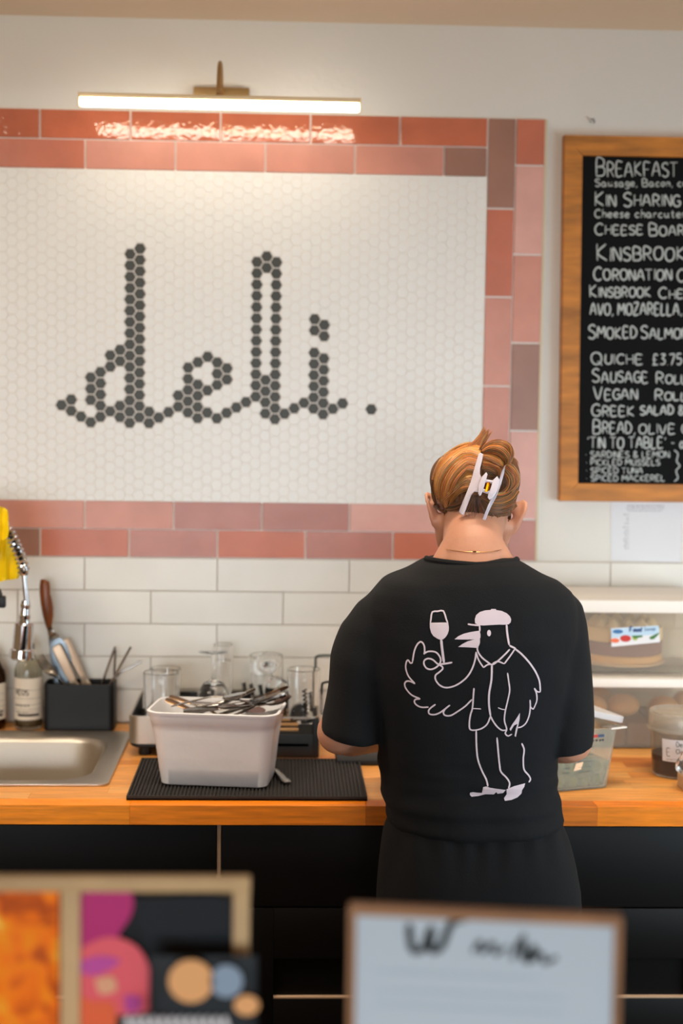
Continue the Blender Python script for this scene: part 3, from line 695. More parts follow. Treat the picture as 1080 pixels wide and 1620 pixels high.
# ------------------------------------------------------------------ dish rack
rk = empty('dish_rack', (.405, -.19, .9), 'black and steel dish rack against the tiles behind the tub', 'dish rack')
rx0, rx1, ry0, ry1 = .2045, .603, -.334, -.045
def rr_(g, z, r=.022): return rrect(rx0+g, rx1-g, ry0+g, ry1-g, max(r-g, .003), z, 6)
local(rk, MB().loft([rr_(.012, .918), rr_(.003, .922), rr_(.003, .948), rr_(.006, .950), rr_(.010, .945), rr_(.012, .928), rr_(.03, .926)]).obj('drip_tray', M_black))
local(rk, MB().loft([rr_(.0, .925), rr_(0, .931), rr_(.003, .931), rr_(.003, .925)], closed=True).obj('lower_rim', M_black))
# black side and back walls
for a in ((rx0+.001, rx0+.005, ry0+.02, ry1-.02), (rx1-.005, rx1-.001, ry0+.02, ry1-.02), (rx0+.02, rx1-.02, ry1-.005, ry1-.001)):
    local(rk, MB().box(*a, .931, .985, .001).obj('side_wall', M_black))
# steel band around the front left corner
def band(z0, z1, xa, m, nm, th=.0012):
    P = [Vector((rx0-.0005, ry0+.06, 0))]+[Vector((rx0+.022-.0225*math.cos(math.radians(a)), ry0+.022-.0225*math.sin(math.radians(a)), 0)) for a in range(0, 91, 15)]+[Vector((xa, ry0-.0005, 0))]
    N_ = [Vector((-1, 0, 0))]+[Vector((-math.cos(math.radians(a)), -math.sin(math.radians(a)), 0)) for a in range(0, 91, 15)]+[Vector((0, -1, 0))]
    rings = [[p+Vector((0, 0, z0)), p+Vector((0, 0, z1)), p+n*th+Vector((0, 0, z1)), p+n*th+Vector((0, 0, z0))] for p, n in zip(P, N_)]
    return local(rk, MB().loft(rings).obj(nm, m))
band(.929, .985, .43, M_steel, 'steel_band')
local(rk, MB().loft([rr_(-.0005, .984), rr_(-.0005, .9875), rr_(.003, .9875), rr_(.003, .984)], closed=True).obj('top_rail', M_steel))
local(rk, MB().box(.43, rx1-.006, ry0, ry0+.004, .90, .9505, .001).obj('front_board', M_black))
local(rk, MB().box(rx1-.014, rx1+.0005, ry0-.001, ry0+.014, .901, .985, .003).obj('corner_post', M_black))
for x, y in ((rx0+.03, ry0+.03), (rx1-.03, ry0+.03), (rx0+.03, ry1-.03), (rx1-.03, ry1-.03)):
    local(rk, MB().lathe([(.012, .9003), (.013, .903), (.012, .922)], (x, y, 0), 16).obj('foot', M_black))
# inner slats of the cutlery basket and coiled plate stands
M_bam = mat('bamboo', C(186, 140, 92), .5)
for k in range(5):
    for xa, xb in ((.47, .505), (.52, .56)):
        local(rk, MB().box(xa, xb, -.30+k*.04, -.294+k*.04, .950+k*.002, .956+k*.002, .0008).obj('basket_slat', M_bam))
def coil(px, py0, py1, Y):
    P = []; a, b = at(px, py1, Y), at(px-3, py0, Y); n = 60
    for k in range(n+1):
        t = k/n; p_ = a.lerp(b, t); P.append(p_+Vector((math.cos(t*38)*.004, math.sin(t*38)*.004, 0)))
    local(rk, MB().tube(P, .0016, 6).obj('plate_stand', M_rubber))
coil(484, 1089, 1126, -.20); coil(450, 1112, 1132, -.26); coil(494, 1088, 1112, -.12); coil(400, 1082, 1100, -.10); coil(388, 1080, 1100, -.09); coil(414, 1082, 1100, -.10)
M_teal = mat('dark_green_wire', C(22, 52, 48), .4)
local(rk, MB().tube(catmull([at(499, 1100, -.06), at(499, 1046, -.06), at(501, 1039, -.06), at(509, 1037, -.06), at(530, 1038, -.06), at(536, 1046, -.06), at(537, 1100, -.06)], 5), .0026, 8).obj('wire_hanger', M_teal))
local(rk, MB().tube(catmull([at(509, 1130, -.30), at(509, 1086, -.30), at(513, 1080, -.30), at(520, 1079, -.30), at(532, 1082, -.30), at(534, 1130, -.30)], 5), .0026, 8).obj('wire_hanger', M_black))
local(rk, MB().tube([at(508, 1128, -.31), at(509, 1098, -.31)], .0022, 8).obj('steel_rod', M_cut))

# ------------------------------------------------------------------ glassware
def tumbler(px, py_top, Y, r, z0, label, taper=.93, group=None):
    c = at(px, py_top, Y); h = c.z-z0; w = .0016
    P = [(.001, 0), (r*taper-.002, 0), (r*taper, .003), (r, h-.001), (r-w*.5, h), (r-w, h-.001), (r*taper-w, .009), (r*taper-.004, .007), (.001, .007)]
    o = MB().lathe(P, (0, 0, 0), 36).obj('glass_tumbler', M_glass, loc=(c.x, Y, z0)); return tag(o, label, 'glass', group)
tumbler(255, 1063, -.20, .0385, .9515, 'clear glass tumbler in the left end of the dish rack')
tumbler(262, 1057, -.10, .034, .9515, 'clear tumbler behind the tumbler at the left end of the dish rack')
tumbler(480, 1058, -.205, .0365, .9515, 'clear glass tumbler in the right end of the dish rack', .9)
tumbler(421, 1036, -.092, .037, .9515, 'tall clear tumbler behind the leaning wine glass', .9)
tumbler(353, 1019, -.085, .0215, .9515, 'tall narrow glass behind the upside down wine glass')
def wine(foot, axis, L, label, rf=.033, rb=.037):
    """foot: centre of the foot, axis from foot towards bowl"""
    q = Vector((0, 0, 1)).rotation_difference(Vector(axis).normalized()).to_matrix()
    st = L*.42
    P = [(.001, 0), (rf*.6, 0), (rf, .0004), (rf, .0012), (rf*.6, .002), (.008, .005), (.0038, .012), (.0036, st-.008), (.005, st), (rb*.6, st+.010), (rb*.93, st+.030), (rb, st+.048), (rb*.86, L),
         (rb*.86-.001, L), (rb-.0014, st+.048), (rb*.93-.0014, st+.031), (rb*.6, st+.0122), (.001, st+.005)]
    o = MB().lathe(P, (0, 0, 0), 36, q).obj('wine_glass', M_glass, loc=foot); return tag(o, label, 'glass')
f1 = at(338, 1030, -.17); wine(f1, (0.0, 0, -1), f1.z-.953, 'upside down wine glass standing in the middle of the dish rack')
f2 = at(420, 1050, -.215); wine(f2, (.38, .55, -.95), .105, 'wine glass leaning with its round foot up in the dish rack', .0375, .03)

# ------------------------------------------------------------------ right side food tubs
def food_tub(x0, x1, y0, y1, z0, zl, zt, label, nm='food_box'):
    t = empty(nm, ((x0+x1)/2, (y0+y1)/2, z0), label, 'box')
    def q(g, z, r=.03): return rrect(x0+g, x1-g, y0+g, y1-g, max(r-g*.5, .004), z, 6)
    local(t, MB().loft([q(.026, z0), q(.018, z0+.003), q(.016, z0+.02), q(.006, zl), q(.0075, zl), q(.0175, z0+.02), q(.02, z0+.0045), q(.04, z0+.004)]).obj('box_body', M_tub, None, 50))
    local(t, MB().loft([q(.006, zl-.001), q(-.002, zl-.003), q(-.003, zl+.004), q(-.001, zt-.006), q(.004, zt-.004), q(.02, zt-.005), q(.034, zt), q(.06, zt+.001)]).obj('box_lid', M_lid, None, 50))
    return t
YT = -.2527
tx0 = at(893, 1030, YT).x; tx1 = tx0+.345
zA0, zA1, zA2 = .9005, at(1000, 1085, YT).z, at(1000, 1070, YT).z
zB0, zB1, zB2 = zA2+.0022, at(1000, 967, YT).z, at(1000, 952, YT).z
food_tub(tx0, tx1, YT, -.02, zA0, zA1, zA2, 'lower of the two cloudy lidded food boxes right of the person')
ft = food_tub(tx0-.002, tx1-.002, YT, -.02, zB0, zB1, zB2+.008, 'upper of the two cloudy lidded food boxes right of the person')
# label on the upper tub
def L5(x, y, Y=YT): return at(900+x/6, 920+y/6, Y)
YL = YT+.0135-.004
lab = local(ft, MB().loft([[L5(395, 445, YL), L5(850, 415, YL), L5(862, 575, YL), L5(400, 620, YL)], [L5(395, 445, YL-.0006), L5(850, 415, YL-.0006), L5(862, 575, YL-.0006), L5(400, 620, YL-.0006)]]).obj('product_label', M_paper, None, 0))
def flat(P, Y, m, name, parent, K=L5, th=.0004):
    o = MB().prism([K(x, y, Y) for x, y in P], (0, -th, 0)).obj(name, m, None, 0); o.parent = parent; return o
ell = lambda cx, cy, a, b, n=16: [(cx+a*math.cos(2*math.pi*k/n), cy+b*math.sin(2*math.pi*k/n)) for k in range(n)]
M_blue = mat('label_blue', C(60, 110, 160), .6); M_red = mat('label_red', C(190, 50, 40), .6); M_orange = mat('label_orange', C(225, 110, 70), .6); M_green = mat('label_green', C(60, 110, 50), .6); M_lgreen = mat('label_light_green', C(160, 180, 90), .6); M_sky = mat('label_sky', C(180, 205, 225), .6)
Y2 = YL-.0007
flat([(398, 450), (850, 420), (855, 500), (398, 535)], Y2, M_sky, 'label_sky', lab)
flat(ell(462, 475, 50, 20), Y2-.0004, M_blue, 'label_badge', lab)
flat(ell(435, 560, 42, 22), Y2-.0004, M_orange, 'label_fruit', lab); flat(ell(535, 540, 52, 32), Y2-.0006, M_red, 'label_fruit', lab)
flat(ell(625, 535, 26, 24), Y2-.0004, M_lgreen, 'label_leaf', lab); flat([(590, 515), (690, 510), (700, 525), (620, 540)], Y2-.0006, M_green, 'label_leaf', lab)
flat([(760, 530), (800, 510), (850, 485), (850, 500), (805, 545), (770, 550)], Y2-.0006, M_green, 'label_leaf', lab); flat(ell(720, 545, 40, 20), Y2-.0005, M_paper, 'label_fruit', lab)
m = MB(); o_ = L5(572, 480, Y2-.0011); write_at(m, 'Food', o_, (L5(700, 472, Y2-.0011)-o_).normalized(), Vector((0, 0, 1)), NB, .0285, .0105, .0026)
o = m.obj('label_lettering', mat('label_navy', C(30, 60, 120), .6)); o.parent = lab
m = MB(); o_ = L5(712, 470, Y2-.0011); write_at(m, 'Storage', o_, (L5(830, 460, Y2-.0011)-o_).normalized(), Vector((0, 0, 1)), NB, .026, .0085, .001)
o = m.obj('label_lettering', mat('label_grey_blue', C(130, 160, 190), .6)); o.parent = lab
# cake in the upper tub
ck = at(985, 1035, -.155); zc = zB0+.012
cake = empty('layer_cake', (ck.x, -.14, zc), 'layered cake with a cream top inside the upper food box', 'cake')
cr_ = .085
def disc(r, z0, z1, name, m, wob=0):
    n = 40; rings = []
    for z, k in ((z0, .97), (z0+.002, 1), (z1-.002, 1), (z1, .96), (z1+.0005, .3)):
        rings.append([Vector((ck.x+r*k*math.cos(a)*1.05, -.14+r*k*.95*math.sin(a)+0, z+wob*math.sin(a*2))) for a in [2*math.pi*i/n for i in range(n)]])
    local(cake, MB().loft(rings).obj(name, m))
disc(cr_+.006, zc, zc+.006, 'cake_board', mat('card', C(206, 176, 140), .7))
disc(cr_, zc+.006, zc+.022, 'sponge_layer', mat('sponge', C(214, 168, 110), .8))
disc(cr_, zc+.022, zc+.052, 'berry_layer', mat('berry_mousse', C(128, 84, 84), .6)); disc(cr_, zc+.052, zc+.084, 'cream_layer', mat('cream', C(236, 214, 168), .6))
for k in range(12):
    a = 2*math.pi*k/12; local(cake, MB().lathe([(.017, 0), (.014, .006), (.007, .013), (.001, .018)], (ck.x+.063*math.cos(a), -.14+.058*math.sin(a), zc+.084), 10).obj('cream_peak', mat('cream_peak', C(238, 218, 178), .6) if k == 0 else bpy.data.materials['cream_peak']))
# pastries in the lower tub
random.seed(9)
M_bun = mat('baked_crust', C(196, 148, 96), .7, var=(20, .2)); M_choc = mat('dark_brownie', C(84, 48, 30), .7)
for i, (x, y, r) in enumerate(((tx0+.075, -.19, .034), (tx0+.15, -.17, .036), (tx0+.235, -.19, .034), (tx0+.3, -.13, .030), (tx0+.11, -.09, .033))):
    z = .907 if i != 1 else .907
    tag(MB().sphere((x, y, .907+.052+.026), (r, r*.95, .025), 20, 12).obj('bread_roll', M_bun), ['pale bread roll at the left end of the lower food box', 'largest pale bread roll, just left of the middle of the lower food box', 'pale bread roll right of the middle of the lower food box, behind the pot', 'pale bread roll at the right end of the lower food box', 'pale bread roll at the back left of the lower food box'][i], 'roll', 'bread rolls in the lower food box')
for i in range(5):
    x = tx0+.032+i*.058
    tag(MB().box(x, x+.054, -.225, -.05, .9065, .9585 if i % 2 else .956, .005).obj('cake_bar', [M_choc, M_bun][i in (0,)]), ['pale baked bar at the left end of the lower food box', 'dark baked bar next to the pale one in the lower food box', 'dark baked bar in the middle of the row in the lower food box', 'dark baked bar behind the round pot in the lower food box', 'dark baked bar at the right end of the lower food box'][i], 'cake', 'baked bars in the lower food box')

# ------------------------------------------------------------------ olive container
OA = gr(898, 1252, .9005); OB = gr(969, 1245.5, .9005)
ox = (OB-OA); ox.z = 0; ox.normalize(); oy = Vector((-ox.y, ox.x, 0)); ow = .128
oc = OB-ox*(ow/2+.006)      # centre of the front edge
ztop = at(975, 1152, oc.y).z; OH = ztop-.9005
def oring(t, off=0, dz=0):
    hw = ow/2+.013*t-off; P = rrect(-hw, hw, -.012*t+off, .135+.012*t-off, .02, 0, 6)
    return [Vector((oc.x, oc.y, .9005+OH*t+dz))+ox*p.x+oy*p.y for p in P]
M_oct = mat('clear_catering_plastic', C(236, 238, 228), .2, 0, .86, 1.05)
ocn = empty('olive_container', (oc.x, oc.y+.06, .9), 'translucent catering container with green olives beside the person', 'container')
ob = local(ocn, MB().loft([oring(0, .008), oring(.01), oring(.5), oring(.96), oring(.97, -.006), oring(1, -.006), oring(1, .001), oring(.95, .0012), oring(.5, .0012), oring(.02, .002, .001), oring(.02, .02, .001)]).obj('container_body', M_oct, None, 50))
# liquid
local(ocn, MB().loft([oring(.04, .004), oring(.42, .002)]).obj('brine', mat('brine', C(226, 228, 196), .1, 0, .9, 1.1)))
om = MB().sphere((0, 0, 0), (.0122, .0122, .0138), 16, 10).obj('olive', mat('olive_skin', C(104, 112, 34), .4, rnd=.3)); om.data.materials[0]
tag(om, 'green olive in the translucent container beside the person', 'olive', 'olives in the catering container')
random.seed(21); first = True
for k in range(2):
    for i in range(4):
        for j in range(4):
            o = om if first else om.copy()
            if not first: COL.objects.link(o)
            first = False
            o.location = Vector((oc.x, oc.y, .9155+k*.0262))+ox*((i-1.5)*.0272+random.uniform(-.001, .001))+oy*(.022+j*.0272+random.uniform(-.001, .001))
            o.rotation_euler = (random.uniform(0, 3), random.uniform(0, 3), 0)
# graduation marks & coloured strip on the front
def OP(u, t, e=.0009): return Vector((oc.x, oc.y, .9005+OH*t))+ox*u-oy*(.012*t+e)
M_dark = mat('print_dark', C(60, 62, 64), .7)
for u0, u1, mm in ((-.02, .012, M_blue), (.014, .026, M_red), (.026, .04, mat('print_slate', C(60, 80, 110), .7))):
    local(ocn, MB().prism([OP(u0, .855), OP(u1, .855), OP(u1, .9), OP(u0, .9)], -oy*.0004).obj('colour_strip', mm, None, 0))
m = MB()
for u in (-.03, -.018, -.004, .004, .014, .022, .03, .036): m.prism([OP(u, .79), OP(u+.004, .79), OP(u+.004, .82), OP(u, .82)], -oy*.0004)
for t in (.7, .58, .47, .38, .3):
    m.prism([OP(-.045, t), OP(-.03, t), OP(-.03, t+.008), OP(-.045, t+.008)], -oy*.0004); m.prism([OP(-.012, t), OP(.018, t), OP(.018, t+.006), OP(-.012, t+.006)], -oy*.0004)
local(ocn, m.obj('graduation_marks', M_dark, None, 0))
local(ocn, MB().prism([OP(-.022, .33), OP(-.006, .35), OP(-.002, .47), OP(-.018, .45)], -oy*.0004).obj('price_sticker', mat('sticker', C(240, 205, 170), .7), None, 0))
# tilted lid
lc = Vector((oc.x, oc.y, 0)); q = Matrix.Rotation(math.radians(14), 3, oy) 
def lring(hw, d0, d1, z, r=.02):
    P = rrect(-hw, hw, d0, d1, r, 0, 6); piv = ox*(ow/2+.02)
    return [Vector((oc.x, oc.y, ztop+.006))+piv+(q @ (ox*p.x+oy*p.y+Vector((0, 0, z))-piv)) for p in P]
ld = MB().loft([lring(.083, -.018, .153, 0), lring(.0845, -.0195, .1545, .001), lring(.0845, -.0195, .1545, .012), lring(.082, -.017, .152, .013), lring(.076, -.011, .146, .006), lring(.02, .05, .09, .006, .01)]).obj('container_lid', M_oct if 0 else mat('frosted_lid', C(226, 224, 226), .35, 0, .4, 1.2))
local(ocn, ld)
a = OP(.078, .97); local(ocn, MB().prism([OP(.05, .985, .01), OP(.088, .98, .004), OP(.098, .95, -.01), OP(.085, .945, -.03), OP(.05, .945, -.03)], (0, 0, .003)).obj('lid_tab', M_lid))

# ------------------------------------------------------------------ jam pot
jc = Vector((at(1071, 1200, -.458).x, -.458, .9)); jz = at(1060, 1155, -.52).z
pot = empty('deli_pot', jc, 'round clear deli pot of dark chutney with a white label', 'pot')
rb_, rt_ = .050, .0575
M_pot = mat('clear_pot_plastic', C(240, 236, 228), .08, 0, .96, 1.1)
local(pot, MB().lathe([(.001, .9008), (rb_-.004, .9008), (rb_, .905), (rt_, jz), (rt_-.001, jz), (rb_-.001, .906), (.001, .904)], (jc.x, jc.y, 0), 44).obj('pot_body', M_pot))
local(pot, MB().lathe([(.001, .9045), (rb_-.0015, .9065), (rb_+.0022, .945), (.001, .9455)], (jc.x, jc.y, 0), 44).obj('chutney', mat('dark_chutney', C(52, 24, 14), .3)))
zt2 = at(1060, 1133, -.52).z
local(pot, MB().lathe([(rt_+.0005, jz-.012), (rt_+.006, jz-.010), (rt_+.006, jz-.006), (rt_+.003, jz-.004), (rt_+.003, zt2-.003), (rt_+.001, zt2), (rt_-.004, zt2), (rt_-.007, zt2-.006), (.001, zt2-.0055), (.001, zt2-.007), (rt_-.006, zt2-.0075), (rt_, jz-.012)], (jc.x, jc.y, 0), 44).obj('pot_lid', mat('clear_lid_plastic', C(236, 226, 212), .15, 0, .75, 1.25)))
def PP(a, z, e=.0012):
    a = math.radians(a); t = (z-.905)/(jz-.905); r = rb_+(rt_-rb_)*t+e; return Vector((jc.x+r*math.cos(a), jc.y+r*math.sin(a), z))
lz0, lz1 = .937, .9825
rings = []
for k in range(25):
    a = 222+k*4; rings.append([PP(a, lz0-.0+(k*.0001), .0003), PP(a, lz1, .0003), PP(a, lz1, .0010), PP(a, lz0, .0010)])
pl = local(pot, MB().loft(rings).obj('paper_label', M_paper))
m = MB()
for t, a0, a1, zb_, h, w in (('Deeev', 252, 284, .969, .010, .0012), ('Oak', 252, 276, .955, .009, .0012), ('E', 232, 242, .949, .016, .0012), ('wwnn', 232, 256, .941, .003, .0006)):
    st, tw = text_strokes(t)
    for s_ in st:
        P3 = [PP(a0+(a1-a0)*(u/tw), zb_+v*h, .0011) for u, v in s_]; P3 = catmull(P3, 3) if len(P3) > 2 else P3
        ribbon(m, P3, lambda i, P3=P3: (P3[i]-Vector((jc.x, jc.y, P3[i].z))).normalized(), w, .0003)
o = m.obj('handwriting', M_dark); o.parent = pl

# wrapped biscuits at the right edge
wp = empty('wrapped_biscuits', (1.345, -.585, .9), 'biscuits wrapped in clear film at the right edge of the photo', 'biscuits')
M_bisc = mat('biscuit', C(206, 160, 112), .7, var=(30, .15), bump=(60, .3, 3))
for k in range(4):
    local(wp, MB().lathe([(.001, 0), (.030, 0), (.033, .003), (.033, .008), (.029, .0105), (.001, .0115)], (1.348+random.uniform(-.003, .003), -.585, .932+k*.0125), 24).obj('biscuit', M_bisc))
local(wp, MB().box(1.310, 1.386, -.622, -.55, .9008, .931, .002).obj('printed_carton', mat('carton', C(206, 182, 150), .6)))
local(wp, MB().box(1.322, 1.36, -.6232, -.6222, .908, .926, 0).obj('carton_label', mat('label_violet', C(90, 96, 170), .6), None, 0))
fm = MB().sphere((1.348, -.585, .951), (.047, .043, .036), 34, 20); V = []
for v in fm.v:
    v = Vector(v); n_ = noise.noise(v*42)*.008+noise.noise(v*90)*.004; V.append(v+(v-Vector((1.348, -.585, .951))).normalized()*n_)
fm.v = V; local(wp, fm.obj('clear_film', mat('cling_film', (1, 1, 1, 1), .05, 0, .97, 1.06), None, 12))
# dark board in front of the person
tag(MB().box(.6385, .98, -.40, -.30, .9003, .912, .003).obj('serving_board', M_black), 'black board on the worktop, mostly hidden by the person', 'board')

# ------------------------------------------------------------------ the person
PY = -.90                                        # depth of the shoulders
person = empty('person', (.80, -.90, 0), 'person in black t-shirt seen from behind, working at the counter', 'person')
def W(px, py, Y=PY): return at(px, py, Y)
def limb(mb, P, Rr, n=18, sub=4):
    """tapered limb with round ends along points"""
    pts = catmull(P, sub); m_ = len(pts)-1; rs = []
    for i in range(m_+1):
        t = i/m_*(len(Rr)-1); k = min(int(t), len(Rr)-2); rs.append(Rr[k]+(Rr[k+1]-Rr[k])*(t-k))
    d0 = (pts[0]-pts[1]).normalized(); d1 = (pts[-1]-pts[-2]).normalized()
    pre = [(pts[0]+d0*rs[0]*s_, rs[0]*c_) for s_, c_ in ((.97, .2), (.8, .6), (.45, .9))]; post = [(pts[-1]+d1*rs[-1]*s_, rs[-1]*c_) for s_, c_ in ((.45, .9), (.8, .6), (.97, .2))]
    al = pre+list(zip(pts, rs))+post; mb.tube([a for a, b in al], [b for a, b in al], n); return mb
HC = W(751, 784, -.800)                          # head centre
q_head = Matrix.Rotation(math.radians(4), 3, 'Y') @ Matrix.Rotation(math.radians(-24), 3, 'X')
def HP(x, y, z): return HC+q_head @ Vector((x, y, z))
neck0 = W(748, 872, -.905); C7 = W(748, 905, -.93)
SL, SR = W(616, 986, -.895), W(874, 990, -.895)
EL, ER = W(536, 1158, -.885), W(901, 1172, -.885)
WL, WR = Vector((.715, -.655, 1.015)), Vector((.885, -.625, 1.005))
bd = MB()
bd.sphere(HP(0, -.006, .010), (.0700, .0905, .076), 28, 20, q_head)                        # cranium
bd.sphere(HP(0, .030, -.045), (.056, .062, .065), 24, 16, q_head)                         # face
bd.sphere(HP(0, .052, -.085), (.032, .030, .026), 18, 12, q_head)                         # chin
for s_ in (-1, 1):
    limb(bd, [HP(s_*.056, -.002, -.055), HP(s_*.046, .03, -.085), HP(s_*.02, .062, -.1)], [.016, .015, .012], 12)   # jaw
    bd.sphere(HP(s_*.036, .068, -.035), (.02, .015, .016), 14, 10, q_head)                # cheek
    # ear: rim, lobe and plate
    ear = [HP(s_*.069, .006, -.024), HP(s_*.080, -.002, -.008), HP(s_*.0885, -.016, -.012), HP(s_*.087, -.023, -.028), HP(s_*.079, -.017, -.048), HP(s_*.071, -.004, -.063)]
    limb(bd, ear, [.0045, .0048, .0048, .0045, .0046, .006], 10, 5)
    bd.sphere(HP(s_*.0755, -.008, -.034), (.0085, .008, .025), 12, 10, q_head @ Matrix.Rotation(s_*.5, 3, 'Z'))
limb(bd, [HP(0, .088, -.012), HP(0, .1, -.030), HP(0, .106, -.046)], [.007, .009, .0115], 12)   # nose
for s_ in (-1, 1): bd.sphere(HP(s_*.011, .096, -.048), (.008, .009, .007), 10, 8, q_head)
limb(bd, [HP(-.035, .082, .006), HP(0, .09, .004), HP(.035, .082, .006)], [.008, .009, .008], 10)     # brow
limb(bd, [HP(-.022, .084, -.068), HP(0, .092, -.0655), HP(.022, .084, -.068)], [.004, .006, .004], 10)
limb(bd, [HP(-.02, .083, -.075), HP(0, .09, -.0765), HP(.02, .083, -.075)], [.004, .0068, .004], 10)
# neck and trapezius
limb(bd, [HP(0, -.022, -.03), W(748, 845, -.872), neck0, W(748, 915, -.925)], [.056, .052, .053, .058], 22)
for s_, S in ((-1, SL), (1, SR)):
    limb(bd, [W(748+s_*14, 868, -.905), W(748+s_*44, 908, -.912), W(748+s_*84, 948, -.908), S], [.040, .034, .034, .042], 16)
# torso
limb(bd, [W(748, 945, -.90), W(746, 1050, -.895), W(744, 1160, -.875), W(746, 1240, -.87), W(748, 1330, -.89)], [.088, .105, .098, .098, .108], 24)
for s_ in (-1, 1):
    limb(bd, [W(747+s_*50, 985, -.905), W(747+s_*55, 1060, -.895), W(747+s_*50, 1170, -.875), W(749+s_*50, 1310, -.885)], [.062, .078, .070, .085], 18)
# arms
for S, E_, Wr in ((SL, EL, WL), (SR, ER, WR)):
    limb(bd, [S, S.lerp(E_, .5)+Vector((0, -.004, 0)), E_], [.044, .043, .038], 18)
    limb(bd, [E_, E_.lerp(Wr, .3), E_.lerp(Wr, .7), Wr], [.0395, .040, .030, .0235], 18)
    # hand
    f = (Wr-E_).normalized(); f = Vector((f.x*.3+(.0 if Wr.x < .8 else -.1), f.y+.3, -.18)).normalized(); sd = f.cross(Vector((0, 0, 1))).normalized(); up = sd.cross(f)
    ins = 1 if Wr.x < .8 else -1                     # thumb towards the middle
    palm = Wr+f*.045
    bd.sphere(palm, (.040, .046, .016), 18, 12, Matrix((sd, f, up)).transposed())
    for k, (o_, L_, r_) in enumerate(((.027, .070, .0088), (.0095, .078, .009), (-.0085, .073, .0088), (-.026, .058, .0078))):
        b0 = palm+f*.03+sd*ins*o_; d1 = (f+sd*ins*o_*2.2).normalized()
        limb(bd, [b0, b0+d1*L_*.45+up*.006, b0+d1*L_*.72-up*.006, b0+d1*L_*.90-up*.026], [r_*1.08, r_, r_*.92, r_*.8], 12)
    b0 = Wr+f*.022+sd*ins*.022
    limb(bd, [b0, b0+sd*ins*.022+f*.022-up*.004, b0+sd*ins*.028+f*.048-up*.012, b0+sd*ins*.026+f*.066-up*.02], [.0135, .0115, .0105, .0085], 12)
# legs
HL, HR = W(690, 1345, -.89), W(806, 1345, -.89)
for s_, Hh_ in ((-1, HL), (1, HR)):
    K_ = Vector((Hh_.x+s_*.0, -.895, .50)); A_ = Vector((Hh_.x+s_*.01, -.93, .09))
    limb(bd, [Hh_, Hh_.lerp(K_, .5)+Vector((0, .005, 0)), K_, K_.lerp(A_, .35)+Vector((0, -.012, 0)), A_], [.092, .080, .056, .054, .036], 20)
    limb(bd, [A_, A_+Vector((0, .05, -.045)), A_+Vector((s_*.01, .13, -.062))], [.036, .034, .026], 14)
body = bd.obj('body', M_skin); remesh(body, .0042, 5, .5); body.name = 'body'; local(person, body)
body_bvh = bvh(body)
for s_ in (-1, 1):
    local(person, MB().sphere(HP(s_*.031, .0745, -.014), .0115, 14, 10).obj('eye', mat('eye_white', C(235, 232, 226), .2)))

# ---- t-shirt
def trow(py, xl, xr, yb, yf, n=40, e=2.5):
    a, b = W(xl, py, (yb+yf)/2), W(xr, py, (yb+yf)/2); c = (a+b)/2; hw = (b.x-a.x)/2; cy = (yb+yf)/2; hd = (yf-yb)/2; out = []
    for k in range(n):
        t = 2*math.pi*k/n; cx_, sx_ = math.cos(t), math.sin(t)
        out.append(Vector((c.x+hw*math.copysign(abs(cx_)**(2/e), cx_), cy+hd*math.copysign(abs(sx_)**(2/e), sx_), a.z+(b.z-a.z)*(cx_+1)/2)))
    return out
sh = MB()
sh.loft([trow(*r) for r in ((883, 676, 812, -.962, -.862), (889, 662, 826, -.985, -.835), (902, 638, 852, -1.0, -.815), (916, 604, 882, -1.012, -.80), (935, 585, 902, -1.02, -.79), (960, 578, 910, -1.028, -.78), (1000, 580, 912, -1.036, -.77),
    (1060, 586, 902, -1.036, -.762), (1120, 594, 890, -1.025, -.756), (1180, 601, 880, -1.008, -.752), (1215, 603, 878, -1.0, -.75), (1238, 602, 879, -1.0, -.745), (1250, 601, 884, -1.008, -.742), (1262, 605, 887, -1.012, -.742), (1270, 611, 885, -1.004, -.748),
    (1282, 610, 887, -1.008, -.745), (1290, 611, 889, -1.012, -.742), (1298, 620, 884, -1.008, -.748))])
def sleeve(P, skew):
    rings = []
    for (px, py, rx, ry) in P:
        c = W(px, py, -.893); ring = []
        for k in range(28):
            t = 2*math.pi*k/28; x = rx*math.cos(t); ring.append(c+Vector((x, ry*math.sin(t), skew*x*(1 if py > 1090 else .3))))
        rings.append(ring)
    sh.loft(rings)
sleeve([(640, 925, .045, .05), (612, 955, .052, .066), (592, 990, .058, .072), (578, 1040, .058, .074), (566, 1100, .056, .074), (556, 1158, .0525, .072), (556, 1164, .0515, .070)], -.14)
sleeve([(850, 925, .045, .05), (872, 955, .050, .066), (880, 990, .050, .072), (886, 1040, .052, .074), (889, 1100, .052, .074), (891, 1178, .0515, .072), (891, 1184, .050, .070)], .10)
tee = sh.obj('t_shirt', M_shirt); remesh(tee, .0055, 7, .5)
zh = W(750, 1252, -1.0).z
NRM = [v.normal.copy() for v in tee.data.vertices]
for v in tee.data.vertices:
    c_ = v.co
    n_ = noise.noise(Vector((c_.x*7, c_.y*5, c_.z*5)))*.006+noise.noise(Vector((c_.x*16+c_.z*9, c_.y*10, c_.z*11)))*.0028
    # bunching above the hem and drag lines from the armpits
    k = math.exp(-((c_.z-zh)/.05)**2); n_ += k*.006*noise.noise(Vector((c_.x*9, c_.y*5, c_.z*45)))
    n_ += .0025*math.sin(c_.z*34+c_.x*16*(1 if c_.x < .8 else -1)+2*noise.noise(c_*5))*math.exp(-((c_.z-1.18)/.13)**2)*min(1, abs(c_.x-.8)/.12)
    v.co = c_+NRM[v.index]*n_
tee_bvh = bvh(tee); local(person, tee)
